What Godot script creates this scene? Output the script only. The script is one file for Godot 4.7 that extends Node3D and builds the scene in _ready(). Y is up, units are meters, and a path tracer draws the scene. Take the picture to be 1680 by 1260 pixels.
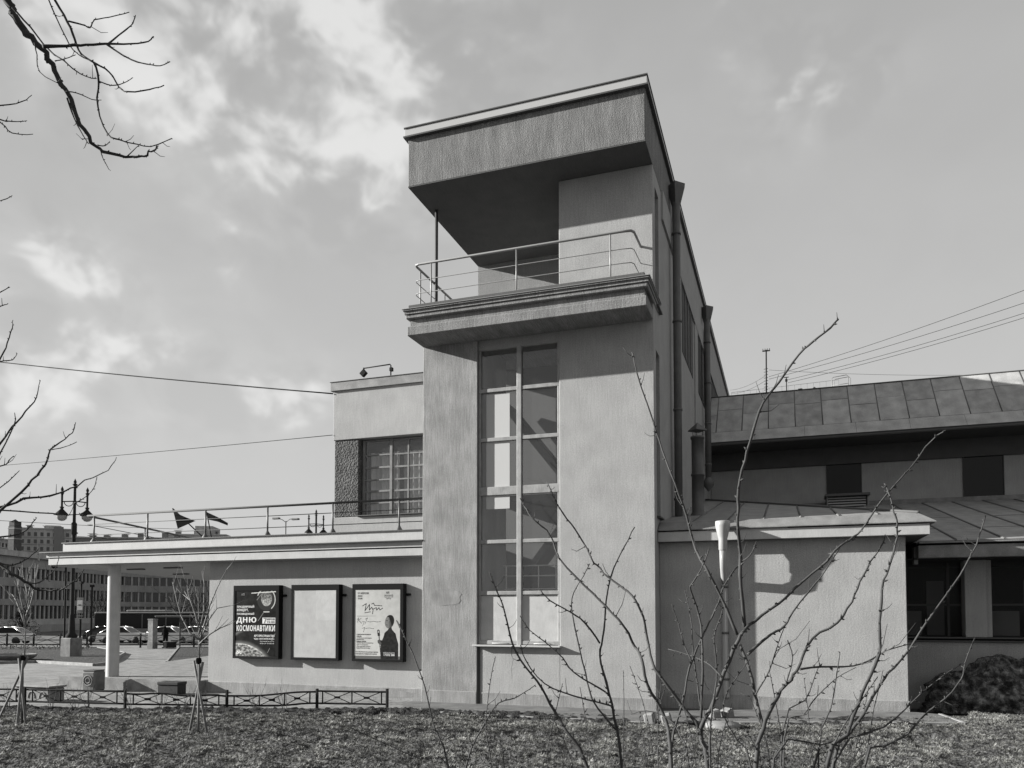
extends Node3D
# Corner building with a stair tower, canopy wing and metal-roofed hall, seen across a lawn.
const EXPO := 2.5
var rng := RandomNumberGenerator.new()
var M := {}

# ---------------------------------------------------------------- helpers
func sb() -> SurfaceTool:
	var s := SurfaceTool.new()
	s.begin(Mesh.PRIMITIVE_TRIANGLES)
	s.set_smooth_group(-1)
	return s

func tri(s: SurfaceTool, a: Vector3, b: Vector3, c: Vector3, out: Vector3) -> void:
	if (b - a).cross(c - a).dot(out) > 0.0:
		var t := b
		b = c
		c = t
	s.add_vertex(a)
	s.add_vertex(b)
	s.add_vertex(c)

func quad(s: SurfaceTool, a: Vector3, b: Vector3, c: Vector3, d: Vector3, out: Vector3) -> void:
	tri(s, a, b, c, out)
	tri(s, a, c, d, out)

func ax(i: int, v: float) -> Vector3:
	var r := Vector3.ZERO
	r[i] = v
	return r

# a chamfered box between two corners
func bx(s: SurfaceTool, a: Vector3, b: Vector3, r := 0.0, tf := Transform3D()) -> void:
	var c := (a + b) * 0.5
	var h := ((b - a) * 0.5).abs()
	r = minf(r, minf(h.x, minf(h.y, h.z)) * 0.8)
	for i in 3:
		var u := (i + 1) % 3
		var v := (i + 2) % 3
		for sg in [-1.0, 1.0]:
			var p: Array = []
			for k in [[-1.0, -1.0], [1.0, -1.0], [1.0, 1.0], [-1.0, 1.0]]:
				p.append(tf * (c + ax(i, sg * h[i]) + ax(u, k[0] * (h[u] - r)) + ax(v, k[1] * (h[v] - r))))
			quad(s, p[0], p[1], p[2], p[3], tf.basis * ax(i, sg))
		if r > 0.0:
			for su in [-1.0, 1.0]:
				for sv in [-1.0, 1.0]:
					var e1 := c + ax(u, su * h[u]) + ax(v, sv * (h[v] - r))
					var e2 := c + ax(u, su * (h[u] - r)) + ax(v, sv * h[v])
					var w := ax(i, h[i] - r)
					quad(s, tf * (e1 - w), tf * (e1 + w), tf * (e2 + w), tf * (e2 - w), tf.basis * (ax(u, su) + ax(v, sv)))
	if r > 0.0:
		for sx in [-1.0, 1.0]:
			for sy in [-1.0, 1.0]:
				for sz in [-1.0, 1.0]:
					var g := Vector3(sx, sy, sz)
					var k := h - Vector3(r, r, r)
					tri(s, tf * (c + g * Vector3(h.x, k.y, k.z)), tf * (c + g * Vector3(k.x, h.y, k.z)), tf * (c + g * Vector3(k.x, k.y, h.z)), tf.basis * g)

func tube(s: SurfaceTool, pts: Array, rad: Array, n := 6) -> void:
	s.set_smooth_group(0)
	var prev: Array = []
	var up := Vector3(0.31, 0.9, 0.27)
	var last := pts.size() - 1
	for i in pts.size():
		var t: Vector3 = ((pts[mini(i + 1, last)] as Vector3) - (pts[maxi(i - 1, 0)] as Vector3)).normalized()
		var side := t.cross(up)
		if side.length() < 0.05:
			side = t.cross(Vector3(0.9, 0.1, 0.4))
		side = side.normalized()
		up = side.cross(t).normalized()
		var r: float = rad[mini(i, rad.size() - 1)]
		var ring: Array = []
		for k in n:
			var a := TAU * k / n
			ring.append(pts[i] + (side * cos(a) + up * sin(a)) * r)
		if prev.size():
			for k in n:
				var k2 := (k + 1) % n
				var mid: Vector3 = (ring[k] + ring[k2]) * 0.5 - (pts[i] as Vector3)
				quad(s, prev[k], prev[k2], ring[k2], ring[k], mid)
		if i == 0 or i == last:
			var o := -t if i == 0 else t
			for k in range(1, n - 1):
				tri(s, ring[0], ring[k], ring[k + 1], o)
		prev = ring
	s.set_smooth_group(-1)

func lathe(s: SurfaceTool, at: Vector3, prof: Array, n := 14, smooth := true) -> void:
	s.set_smooth_group(0 if smooth else -1)
	for i in prof.size() - 1:
		var p: Vector2 = prof[i]
		var q: Vector2 = prof[i + 1]
		for k in n:
			var a := TAU * k / n
			var b := TAU * (k + 1) / n
			var A := at + Vector3(cos(a) * p.x, p.y, sin(a) * p.x)
			var B := at + Vector3(cos(b) * p.x, p.y, sin(b) * p.x)
			var D := at + Vector3(cos(a) * q.x, q.y, sin(a) * q.x)
			var E := at + Vector3(cos(b) * q.x, q.y, sin(b) * q.x)
			var m := (a + b) * 0.5
			var o := Vector3(cos(m) * (q.y - p.y), p.x - q.x, sin(m) * (q.y - p.y))
			if p.x > 0.0001:
				tri(s, A, B, E if q.x > 0.0001 else D, o)
			if q.x > 0.0001:
				tri(s, A, E, D, o)
	s.set_smooth_group(-1)

# an upright prism on an x,z outline
func prism(s: SurfaceTool, poly: PackedVector2Array, y0: float, y1: float) -> void:
	var id := Geometry2D.triangulate_polygon(poly)
	for i in range(0, id.size(), 3):
		for f in [[y1, Vector3.UP], [y0, Vector3.DOWN]]:
			var a := poly[id[i]]
			var b := poly[id[i + 1]]
			var c := poly[id[i + 2]]
			tri(s, Vector3(a.x, f[0], a.y), Vector3(b.x, f[0], b.y), Vector3(c.x, f[0], c.y), f[1])
	var ccw := 0.0
	for i in poly.size():
		ccw += poly[i].cross(poly[(i + 1) % poly.size()])
	for i in poly.size():
		var a := poly[i]
		var b := poly[(i + 1) % poly.size()]
		var n := Vector2(b.y - a.y, a.x - b.x) * signf(ccw)
		quad(s, Vector3(a.x, y0, a.y), Vector3(b.x, y0, b.y), Vector3(b.x, y1, b.y), Vector3(a.x, y1, a.y), Vector3(n.x, 0, n.y))

func obj(called: String, s: SurfaceTool, m: Material, parent: Node = self) -> MeshInstance3D:
	s.generate_normals()
	var o := MeshInstance3D.new()
	o.name = called
	o.mesh = s.commit()
	o.material_override = m
	parent.add_child(o, true)
	return o

func box(called: String, a: Vector3, b: Vector3, m: Material, parent: Node = self, r := 0.008) -> MeshInstance3D:
	var s := sb()
	bx(s, a, b, r)
	return obj(called, s, m, parent)

func rod(called: String, pts: Array, r: float, m: Material, parent: Node = self, n := 8) -> MeshInstance3D:
	var s := sb()
	tube(s, pts, [r], n)
	return obj(called, s, m, parent)

func tag(o: Node, label: String, category: String, group := "") -> Node:
	o.set_meta("label", label)
	o.set_meta("category", category)
	if group:
		o.set_meta("group", group)
	return o

func thing(called: String, label: String, category: String, at := Vector3.ZERO, group := "") -> Node3D:
	var o := Node3D.new()
	o.name = called
	o.position = at
	add_child(o, true)
	tag(o, label, category, group)
	return o

func struct(called: String, s: SurfaceTool, m: Material) -> MeshInstance3D:
	var o := obj(called, s, m)
	o.set_meta("kind", "structure")
	return o

func gray(v: float, warm := 0.004) -> Color:
	return Color(v, v * (1.0 - warm * 0.4), v * (1.0 - warm * 2.0)).linear_to_srgb()

func noise(freq: float, sd: int, oct := 4) -> FastNoiseLite:
	var n := FastNoiseLite.new()
	n.seed = sd
	n.noise_type = FastNoiseLite.TYPE_SIMPLEX_SMOOTH
	n.frequency = freq
	n.fractal_octaves = oct
	return n

func seam(freq: float, sd: int, w: int, h: int, oct := 4) -> PackedByteArray:
	var im := noise(freq, sd, oct).get_seamless_image(w, h)
	im.convert(Image.FORMAT_L8)
	if h != w:
		im.resize(w, w, Image.INTERPOLATE_CUBIC)
	return im.get_data()

# brightness texture: layers are [bytes, weight]; value round base
func blend_tex(layers: Array, base: float, n: int) -> ImageTexture:
	var out := PackedByteArray()
	out.resize(n * n)
	for i in n * n:
		var v := base
		for l in layers:
			v += (l[0][i] / 255.0 - 0.5) * l[1]
		out[i] = int(clampf(v, 0.0, 1.0) * 255.0)
	var im := Image.create_from_data(n, n, false, Image.FORMAT_L8, out)
	im.convert(Image.FORMAT_RGB8)
	return ImageTexture.create_from_image(im)

func mat(col: float, rough := 0.8, tex: Texture2D = null, scale := 0.25, bump: Texture2D = null, cm := 1.0, metal := 0.0) -> StandardMaterial3D:
	var m := StandardMaterial3D.new()
	m.albedo_color = gray(col)
	m.roughness = rough
	m.metallic = metal
	if tex or bump:
		m.uv1_triplanar = true
		m.uv1_world_triplanar = true
		m.uv1_scale = Vector3.ONE * scale
		m.albedo_texture = tex
	if bump:
		m.heightmap_enabled = true
		m.heightmap_texture = bump
		m.heightmap_scale = cm
	return m

func glass(alpha: float, rough := 0.02) -> StandardMaterial3D:
	var m := StandardMaterial3D.new()
	m.transparency = BaseMaterial3D.TRANSPARENCY_ALPHA
	m.albedo_color = Color(0.35, 0.35, 0.35, alpha)
	m.roughness = rough
	m.metallic_specular = 0.6
	return m

# ---------------------------------------------------------------- ground height
func gh(x: float, z: float) -> float:
	var rise := clampf(x, 0.0, 7.0) * 0.024
	var away := smoothstep(0.0, 1.0, clampf((-z - 1.0 + maxf(0.0, -x - 20.0) * 0.3) / 22.0, 0.0, 1.0)) if x < -6.0 else 0.0
	return rise - 0.42 * away

# ---------------------------------------------------------------- sky
var sky_n := noise(1.0, 11, 6)
var sky_m := noise(1.0, 37, 3)
const BLOBS := [
	[Vector2(-0.660, 0.602), 0.22, 0.075, 1.05], [Vector2(-0.778, 0.608), 0.10, 0.06, 0.75], [Vector2(-0.623, 0.543), 0.12, 0.04, 0.5], [Vector2(-0.541, 0.601), 0.10, 0.08, 0.85], [Vector2(-0.559, 0.506), 0.075, 0.035, 0.75], [Vector2(-0.447, 0.666), 0.09, 0.05, 0.7], [Vector2(-0.391, 0.599), 0.06, 0.06, 0.5],
	[Vector2(-0.478, 0.581), 0.05, 0.06, 0.5], [Vector2(-0.863, 0.374), 0.034, 0.024, 1.6], [Vector2(-0.836, 0.360), 0.03, 0.014, 0.9], [Vector2(-0.910, 0.286), 0.075, 0.055, 1.2], [Vector2(-0.878, 0.272), 0.06, 0.03, 0.9], [Vector2(-0.828, 0.296), 0.03, 0.02, 0.9], [Vector2(-0.787, 0.286), 0.05, 0.02, 0.75],
	[Vector2(-0.630, 0.253), 0.06, 0.03, 0.95], [Vector2(-0.582, 0.271), 0.03, 0.03, 0.5], [Vector2(-0.685, 0.423), 0.035, 0.06, 0.35], [Vector2(0.029, 0.582), 0.03, 0.035, 0.95], [Vector2(0.060, 0.563), 0.06, 0.022, 0.75], [Vector2(0.100, 0.576), 0.03, 0.02, 0.5], [Vector2(-0.053, 0.639), 0.04, 0.05, 0.4], [Vector2(-0.030, 0.506), 0.05, 0.02, 0.25],
	[Vector2(-0.869, 0.235), 0.1, 0.03, 0.4], [Vector2(-0.738, 0.312), 0.05, 0.05, 0.25], [Vector2(-0.902, 0.186), 0.07, 0.02, 0.35],
]

func sky_value(az: float, el: float) -> float:
	var e := clampf(el / 0.72, 0.0, 1.0)
	var base := lerpf(0.68, 0.40, pow(e, 0.72))
	if el < 0.0:
		base = lerpf(0.68, 0.25, clampf(-el / 0.4, 0.0, 1.0))
	var d := 0.0
	var halo := 0.0
	for b in BLOBS:
		var q: Vector2 = (Vector2(az, el) - b[0]) / Vector2(b[1], b[2])
		var r2 := q.length_squared()
		if r2 < 14.0:
			d += b[3] * exp(-r2)
			halo += b[3] * exp(-r2 * 0.35)
	# beyond the frame the same broken cloud goes on
	var off := smoothstep(0.62, 0.8, absf(wrapf(az + 0.345, -PI, PI)))
	d += off * maxf(0.0, sky_m.get_noise_2d(sin(az) * 2.6 + 7.0, cos(az) * 2.6 + el * 3.0) * 1.6)
	var q := Vector3(sin(az) * cos(el), sin(el) * 1.35, -cos(az) * cos(el))
	q += Vector3(sky_m.get_noise_3dv(q * 6.0), sky_m.get_noise_3dv(q * 6.0 + Vector3(9, 0, 0)), sky_m.get_noise_3dv(q * 6.0 + Vector3(0, 9, 0))) * 0.028
	var n := sky_n.get_noise_3dv(q * 6.5)
	var n2 := sky_n.get_noise_3dv(q * 17.0 + Vector3(31.0, 9.0, 4.0))
	var big := minf(d, 1.25)
	var edge := smoothstep(0.04, 0.45, big)
	var c := smoothstep(0.24, 1.25, big * 0.68 + (1.15 * n + 0.95 * n2) * edge)
	var veil := clampf(0.05 + 0.07 * n + (0.30 * n + 0.22 * n2) * smoothstep(0.1, 1.0, halo) + halo * 0.09, 0.0, 0.36) * smoothstep(1.2, 0.3, el)
	return lerpf(base, 0.79, clampf(c * 0.70 + veil * 0.9, 0.0, 1.0))

func make_sky() -> ImageTexture:
	var low := Image.create(384, 192, false, Image.FORMAT_RGBF)
	for j in 192:
		for i in 384:
			var v := sky_value(wrapf((i + 0.5) / 384.0 * TAU, -PI, PI), (0.5 - (j + 0.5) / 192.0) * PI) / EXPO
			low.set_pixel(i, j, Color(v, v * 0.999, v * 0.990))
	low.resize(3072, 1536, Image.INTERPOLATE_CUBIC)
	var i0 := int((-0.345 - 0.68) / TAU * 3072.0)
	var i1 := int((-0.345 + 0.68) / TAU * 3072.0)
	for j in range(int((0.5 - 0.76 / PI) * 1536.0), int((0.5 + 0.01) * 1536.0)):
		for i in range(i0, i1):
			var v := sky_value((i + 0.5) / 3072.0 * TAU, (0.5 - (j + 0.5) / 1536.0) * PI) / EXPO
			low.set_pixel(posmod(i, 3072), j, Color(v, v * 0.999, v * 0.990))
	return ImageTexture.create_from_image(low)

# ---------------------------------------------------------------- materials
func make_materials() -> void:
	var n := 768
	var streak := seam(0.13, 3, n, 48, 4)
	var streak2 := seam(0.011, 5, n, 48, 3)
	var blot := seam(0.006, 8, n, n, 5)
	var grain := seam(0.12, 13, n, n, 3)
	var fine := seam(0.3, 17, n, n, 2)
	var stucco := blend_tex([[streak, 0.07], [blot, 0.08], [grain, 0.08], [fine, 0.36]], 0.88, n)
	var stained := blend_tex([[streak, 0.17], [streak2, 0.07], [blot, 0.15], [grain, 0.12], [fine, 0.36]], 0.82, n)
	var streaky := blend_tex([[streak, 0.24], [streak2, 0.10], [blot, 0.10], [grain, 0.28], [fine, 0.5]], 0.78, n)
	var rough_b := blend_tex([[grain, 0.8], [fine, 0.5], [blot, 0.2]], 0.5, n)
	var speck := blend_tex([[blot, 0.25], [grain, 0.3], [fine, 0.35]], 0.75, n)
	var lump := blend_tex([[seam(0.05, 23, n, n, 4), 1.4], [fine, 0.15]], 0.5, n)
	var mottled := blend_tex([[seam(0.012, 71, n, n, 5), 1.5], [grain, 0.4], [fine, 0.3]], 0.42, n)
	var soil := blend_tex([[seam(0.02, 29, n, n, 5), 1.0], [grain, 0.8], [fine, 0.7]], 0.5, n)
	M.stucco = mat(0.4, 0.92, stucco, 0.21, rough_b, 0.25)
	M.pier = mat(0.36, 0.92, stained, 0.23, rough_b, 0.5)
	M.fascia = mat(0.27, 0.95, streaky, 0.27, rough_b, 0.75)
	M.balcony = mat(0.33, 0.95, streaky, 0.27, rough_b, 0.75)
	M.coarse = mat(0.15, 0.95, speck, 0.3, lump, 7.0)
	M.patch = mat(0.335, 0.92, stained, 0.4, rough_b, 0.3)
	M.patch_pale = mat(0.425, 0.92, stained, 0.4, rough_b, 0.3)
	M.plinth = mat(0.36, 0.9, stained, 0.31, rough_b, 0.7)
	M.soffit = mat(0.11, 0.95, stucco, 0.3, rough_b, 0.3)  # same stucco paint, darkened to carry the shade of undersides
	M.canopy_soffit = mat(0.34, 0.9, stucco, 0.3)
	M.white = mat(0.5, 0.7, stucco, 0.4)
	M.flash = mat(0.38, 0.5)
	M.dark_metal = mat(0.06, 0.5)
	M.rail = mat(0.22, 0.45)
	M.iron = mat(0.022, 0.85)
	M.iron.metallic_specular = 0.2
	M.case_black = mat(0.012, 0.85)
	M.case_black.metallic_specular = 0.2
	M.side_glass = mat(0.012, 0.5)
	M.side_glass.metallic_specular = 0.15
	M.rail_dark = mat(0.045, 0.8)
	M.sheet = mat(0.42, 0.55, speck, 0.35, null, 1.0, 0.1)
	M.sheet2 = mat(0.37, 0.55, speck, 0.41, null, 1.0, 0.1)
	M.sheet3 = mat(0.46, 0.5, speck, 0.31, null, 1.0, 0.1)
	M.hall_sheet = mat(0.60, 0.6, speck, 0.35)
	M.hall_sheet2 = mat(0.53, 0.6, speck, 0.41)
	M.hall_sheet3 = mat(0.66, 0.55, speck, 0.31)
	M.seam_dark = mat(0.09, 0.6)
	M.gutter = mat(0.32, 0.5, speck, 0.4)
	M.pipe = mat(0.14, 0.6, stained, 0.5)
	M.pipe_white = mat(0.29, 0.5)
	M.vent = mat(0.13, 0.55, stained, 0.6)
	M.frame = mat(0.4, 0.55, stained, 0.6)
	M.frame_dim = mat(0.2, 0.6, stained, 0.6)
	M.sill = mat(0.4, 0.4)
	M.pane = glass(0.07)
	M.pane.metallic_specular = 1.0
	M.pane_clear = glass(0.10)
	M.pane_dim = glass(0.03)
	M.pane_dim.metallic_specular = 0.12
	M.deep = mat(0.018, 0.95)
	M.dark_glass = mat(0.010, 0.12)
	M.dark_glass.metallic_specular = 0.3
	M.inside = mat(0.075, 0.9)
	M.inside_dark = mat(0.05, 0.9)
	M.bright_strip = mat(0.42, 0.8)
	M.frost = mat(0.52, 0.7, stucco, 0.5)
	M.curtain = mat(0.38, 0.9)
	M.concrete = mat(0.36, 0.9, speck, 0.4, rough_b, 0.5)
	M.granite = mat(0.24, 0.8, speck, 0.5)
	M.shade_stone = mat(0.012, 0.6)  # near black puts the bench's shaded side into the colour
	M.apron = mat(0.19, 0.9, speck, 0.33, rough_b, 0.6)
	M.kerb = mat(0.36, 0.9, speck, 0.5)
	var tl := seam(0.05, 41, 512, 512, 3)
	var tiles := PackedByteArray()
	tiles.resize(512 * 512)
	var tone: Array = []
	for i in 64:
		tone.append(rng.randf_range(-0.09, 0.09))
	for y in 512:
		for x in 512:
			var off := 32 if (y / 64) % 2 == 1 else 0
			var xx := (x + off) % 512
			var v: float = 0.80 + tone[(y / 64) * 8 + xx / 64] + (tl[y * 512 + x] / 255.0 - 0.5) * 0.25
			if xx % 64 < 4 or y % 64 < 4:
				v *= 0.55
			tiles[y * 512 + x] = int(clampf(v, 0.0, 1.0) * 255.0)
	var tim := Image.create_from_data(512, 512, false, Image.FORMAT_L8, tiles)
	tim.convert(Image.FORMAT_RGB8)
	M.paving = mat(0.27, 0.9, ImageTexture.create_from_image(tim), 0.25)
	M.asphalt = mat(0.12, 0.9, speck, 0.2)
	M.ground = mat(0.15, 0.95, speck, 0.05)
	M.lawn = mat(0.21, 1.0, soil, 0.33, lump, 7.0)
	M.lawn_far = mat(0.05, 1.0, soil, 0.2, lump, 5.0)
	M.soil = mat(0.045, 1.0, soil, 0.5, lump, 6.0)  # dark tone also carries the lawn's shade band
	M.bark = mat(0.075, 0.85, speck, 1.7)
	M.bark_dark = mat(0.022, 0.9)
	M.bark_pale = mat(0.24, 0.8, speck, 1.7)
	M.stake = mat(0.19, 0.85, stained, 1.3)
	M.rock = mat(0.5, 0.95, mottled, 0.45, lump, 9.0)
	M.office = mat(0.4, 0.9, stained, 0.06)
	M.office_pale = mat(0.56, 0.9, stained, 0.08)
	M.far_wall = mat(0.46, 0.9, stained, 0.03)
	M.far_dark = mat(0.15, 0.9)
	M.brick = mat(0.07, 0.9, speck, 0.3)
	M.far_glass = mat(0.03, 0.15)
	M.car_white = mat(0.62, 0.25)
	M.car_dark = mat(0.03, 0.25)
	M.tyre = mat(0.02, 0.8)
	M.cloth = mat(0.012, 0.95)
	M.cloth.metallic_specular = 0.05
	M.skin = mat(0.3, 0.7)
	M.grass = mat(0.235, 0.9)
	M.grass.vertex_color_use_as_albedo = true
	M.ever = mat(0.03, 0.9)
	M.paper = mat(0.5, 0.7)
	M.ink = mat(0.03, 0.8)
	M.print_white = mat(0.58, 0.7)
	M.print_grey = mat(0.13, 0.8)

func _ready() -> void:
	rng.seed = 4711
	var cam := Camera3D.new()
	cam.name = "camera"
	add_child(cam)
	cam.position = Vector3(2.901, 2.4, 18.746)
	cam.rotation_degrees = Vector3(2.4, 19.2, 0)
	cam.set_frustum(0.098207, Vector2(0, 0.024942), 0.1, 2500.0)
	cam.current = true
	var we := WorldEnvironment.new()
	we.name = "world_environment"
	var env := Environment.new()
	env.background_mode = Environment.BG_SKY
	var sky := Sky.new()
	var sm := PanoramaSkyMaterial.new()
	sm.panorama = make_sky()
	sky.sky_material = sm
	env.sky = sky
	env.tonemap_mode = Environment.TONE_MAPPER_LINEAR
	env.tonemap_exposure = EXPO
	env.sdfgi_enabled = true
	env.ssao_enabled = true
	env.ssil_enabled = true
	we.environment = env
	add_child(we)
	var sun := DirectionalLight3D.new()
	sun.name = "sun"
	sun.light_energy = 1.6
	sun.light_color = Color(1.0, 0.997, 0.985)
	sun.light_angular_distance = 0.5
	sun.shadow_enabled = true
	add_child(sun)
	sun.look_at_from_position(Vector3.ZERO, Vector3(3.5, -1.25, -1.0), Vector3.UP)
	make_materials()
	build_ground()
	build_tower()
	build_left_wing()
	build_annex()
	build_hall()
	build_posters()
	build_street()
	build_square()
	build_far()
	build_wires()
	build_garden()
	build_branches()

# ---------------------------------------------------------------- ground
func sheet(x0: float, x1: float, z0: float, z1: float, step: float, lift: float, bump: FastNoiseLite = null, amp := 0.0) -> SurfaceTool:
	var s := sb()
	s.set_smooth_group(0)
	var nx := int(ceil((x1 - x0) / step))
	var nz := int(ceil((z1 - z0) / step))
	var P: Array = []
	for j in nz + 1:
		var row := PackedVector3Array()
		for i in nx + 1:
			var x := lerpf(x0, x1, float(i) / nx)
			var zz := lerpf(z0, z1, float(j) / nz)
			var y := gh(x, zz) + lift
			if bump:
				y += bump.get_noise_2d(x, zz) * amp
			row.append(Vector3(x, y, zz))
		P.append(row)
	for j in nz:
		for i in nx:
			quad(s, P[j][i], P[j][i + 1], P[j + 1][i + 1], P[j + 1][i], Vector3.UP)
	return s

func lawn_edge(x: float) -> float:
	# back edge of the front lawn: along the low fence, then along the tower's apron
	var e := [[-30.0, 6.0], [-17.0, 4.2], [-12.45, 3.5], [-10.2, 2.6], [-8.0, 1.9], [-6.3, 1.5], [-5.9, 1.1], [0.0, 0.9], [2.0, 0.62], [6.55, -0.28], [6.7, -1.0], [30.0, -1.0]]
	for i in e.size() - 1:
		if x < e[i + 1][0]:
			return lerpf(e[i][1], e[i + 1][1], clampf((x - e[i][0]) / (e[i + 1][0] - e[i][0]), 0.0, 1.0))
	return -1.0

func build_ground() -> void:
	var s := sb()
	s.set_smooth_group(0)
	var g := [-900.0, -300.0, -120.0, -60.0, -40.0, -30.0, -25.0, -21.0, -18.0, -14.0, -10.0, -6.0, -3.0, 0.0, 2.0, 4.0, 7.0, 12.0, 30.0, 100.0, 900.0]
	var h := [-900.0, -300.0, -150.0, -90.0, -60.0, -40.0, -30.0, -24.0, -20.0, -16.0, -12.0, -8.0, -5.0, -2.0, 0.0, 3.0, 6.0, 20.0, 100.0, 600.0]
	for i in g.size() - 1:
		for j in h.size() - 1:
			var c := func(x: float, zz: float) -> Vector3: return Vector3(x, gh(x, zz) - 0.15, zz)
			quad(s, c.call(g[i], h[j]), c.call(g[i + 1], h[j]), c.call(g[i + 1], h[j + 1]), c.call(g[i], h[j + 1]), Vector3.UP)
	struct("ground", s, M.ground)
	var ps := sb()
	ps.set_smooth_group(0)
	for i in 46:
		for j in 44:
			var f := func(a: int, b: int) -> Vector3:
				var x := lerpf(-75.0, -6.1, a / 46.0)
				var zz := lerpf(-58.0, lawn_edge(x) + 0.35, b / 44.0)
				return Vector3(x, gh(x, zz), zz)
			quad(ps, f.call(i, j), f.call(i + 1, j), f.call(i + 1, j + 1), f.call(i, j + 1), Vector3.UP)
	struct("paved_square", ps, M.paving)
	# the front lawn, a lumpy sheet from the fence and the apron towards the viewer
	var s2 := sb()
	s2.set_smooth_group(0)
	var b1 := noise(0.55, 51, 4)
	var b2 := noise(2.6, 52, 3)
	var b3 := noise(9.0, 53, 2)
	var nx := 430
	var nz := 130
	var P: Array = []
	for i in nx + 1:
		var x := lerpf(-19.0, 12.0, float(i) / nx)
		var col := PackedVector3Array()
		var zb := lawn_edge(x) + (1.0 if x < 5.0 else 0.0)
		for j in nz + 1:
			var t := float(j) / nz
			var zz := lerpf(zb, 17.0, t * t * 0.6 + t * 0.4)
			var edge := smoothstep(0.0, 0.5, zz - zb)
			col.append(Vector3(x, gh(x, zz) - 0.01 + edge * (0.04 + b1.get_noise_2d(x, zz) * 0.05 + b2.get_noise_2d(x, zz) * 0.075 + b3.get_noise_2d(x, zz) * 0.03), zz))
		P.append(col)
	for i in nx:
		for j in nz:
			quad(s2, P[i][j], P[i + 1][j], P[i + 1][j + 1], P[i][j + 1], Vector3.UP)
	struct("lawn", s2, M.lawn)
	# dark soil strip along the fence, its tone standing in for a shade band
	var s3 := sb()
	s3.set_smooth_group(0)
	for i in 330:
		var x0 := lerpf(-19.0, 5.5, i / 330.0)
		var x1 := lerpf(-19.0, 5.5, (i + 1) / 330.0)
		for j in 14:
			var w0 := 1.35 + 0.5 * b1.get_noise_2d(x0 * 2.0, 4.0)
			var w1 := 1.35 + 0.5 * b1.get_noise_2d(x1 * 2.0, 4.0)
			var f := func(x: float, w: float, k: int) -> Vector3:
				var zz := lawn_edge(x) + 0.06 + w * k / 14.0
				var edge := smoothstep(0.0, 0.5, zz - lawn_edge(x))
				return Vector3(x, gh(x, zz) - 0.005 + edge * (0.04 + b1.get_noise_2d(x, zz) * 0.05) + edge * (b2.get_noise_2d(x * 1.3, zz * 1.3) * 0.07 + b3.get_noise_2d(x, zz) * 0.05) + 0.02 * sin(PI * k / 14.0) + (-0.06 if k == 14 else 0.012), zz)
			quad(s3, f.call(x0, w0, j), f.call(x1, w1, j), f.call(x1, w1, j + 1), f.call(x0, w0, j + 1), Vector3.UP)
	struct("shade_soil_strip", s3, M.soil)
	# grass tufts
	var blade := sb()
	blade.set_smooth_group(0)
	for k in 7:
		var a := k * 2.4
		var d := Vector3(cos(a), 0, sin(a))
		var w := d.cross(Vector3.UP) * 0.0045
		var p0 := d * 0.012
		var p1 := d * (0.03 + 0.008 * (k % 3)) + Vector3.UP * (0.03 + 0.006 * (k % 4))
		var p2 := d * (0.07 + 0.012 * (k % 2)) + Vector3.UP * (0.04 + 0.012 * (k % 3))
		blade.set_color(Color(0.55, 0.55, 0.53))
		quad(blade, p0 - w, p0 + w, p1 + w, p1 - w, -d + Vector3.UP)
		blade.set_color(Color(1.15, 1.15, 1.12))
		tri(blade, p1 - w, p1 + w, p2, -d + Vector3.UP)
	blade.generate_normals()
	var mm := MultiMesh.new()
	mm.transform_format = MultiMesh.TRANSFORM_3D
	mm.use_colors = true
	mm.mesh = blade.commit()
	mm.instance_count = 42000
	var patch := noise(0.9, 77, 3)
	for i in 42000:
		var x := rng.randf_range(-15.5, 9.5)
		var zb := lawn_edge(x)
		var zz := zb + 0.15 + pow(rng.randf(), 1.25) * 8.5
		var dens := patch.get_noise_2d(x, zz)
		if zz < zb + 1.35 and x < 5.0 and rng.randf() < 0.93:
			zz += 1.4
		var sc := rng.randf_range(0.4, 0.95) * (1.0 + 0.5 * dens)
		var edge := smoothstep(0.0, 0.5, zz - zb)
		var y := gh(x, zz) - 0.014 + edge * (0.04 + b1.get_noise_2d(x, zz) * 0.05 + b2.get_noise_2d(x, zz) * 0.075)
		var t := Transform3D(Basis(Vector3.UP, rng.randf() * TAU).rotated(Vector3(1, 0, 0), rng.randf_range(-0.4, 0.4)).scaled(Vector3.ONE * sc), Vector3(x, y, zz))
		mm.set_instance_transform(i, t)
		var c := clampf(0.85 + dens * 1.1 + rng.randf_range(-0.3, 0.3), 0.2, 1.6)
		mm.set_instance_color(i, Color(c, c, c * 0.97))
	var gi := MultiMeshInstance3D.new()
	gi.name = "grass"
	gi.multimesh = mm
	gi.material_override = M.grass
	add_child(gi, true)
	gi.set_meta("kind", "stuff")
	tag(gi, "short dormant grass growing on the lawn before the building", "grass")
	# paved apron round the tower's foot
	var ap := sb()
	var out: Array = [Vector3(-5.77, 0.05, 1.7), Vector3(-5.122, 0.05, 1.841), Vector3(-3.631, 0.05, 2.017), Vector3(0.081, 0.06, 1.954), Vector3(3.259, 0.13, 1.474), Vector3(6.255, 0.19, 1.065), Vector3(6.035, 0.19, -0.322)]
	var poly := PackedVector2Array()
	for p in out:
		poly.append(Vector2(p.x, p.z))
	poly.append_array(PackedVector2Array([Vector2(5.6, -0.62), Vector2(0.0, -0.62), Vector2(0.0, -0.1), Vector2(-6.4, -0.1), Vector2(-6.4, 0.6)]))
	var id := Geometry2D.triangulate_polygon(poly)
	var hy := func(p: Vector2) -> Vector3: return Vector3(p.x, gh(p.x, p.y) + 0.05, p.y)
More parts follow.
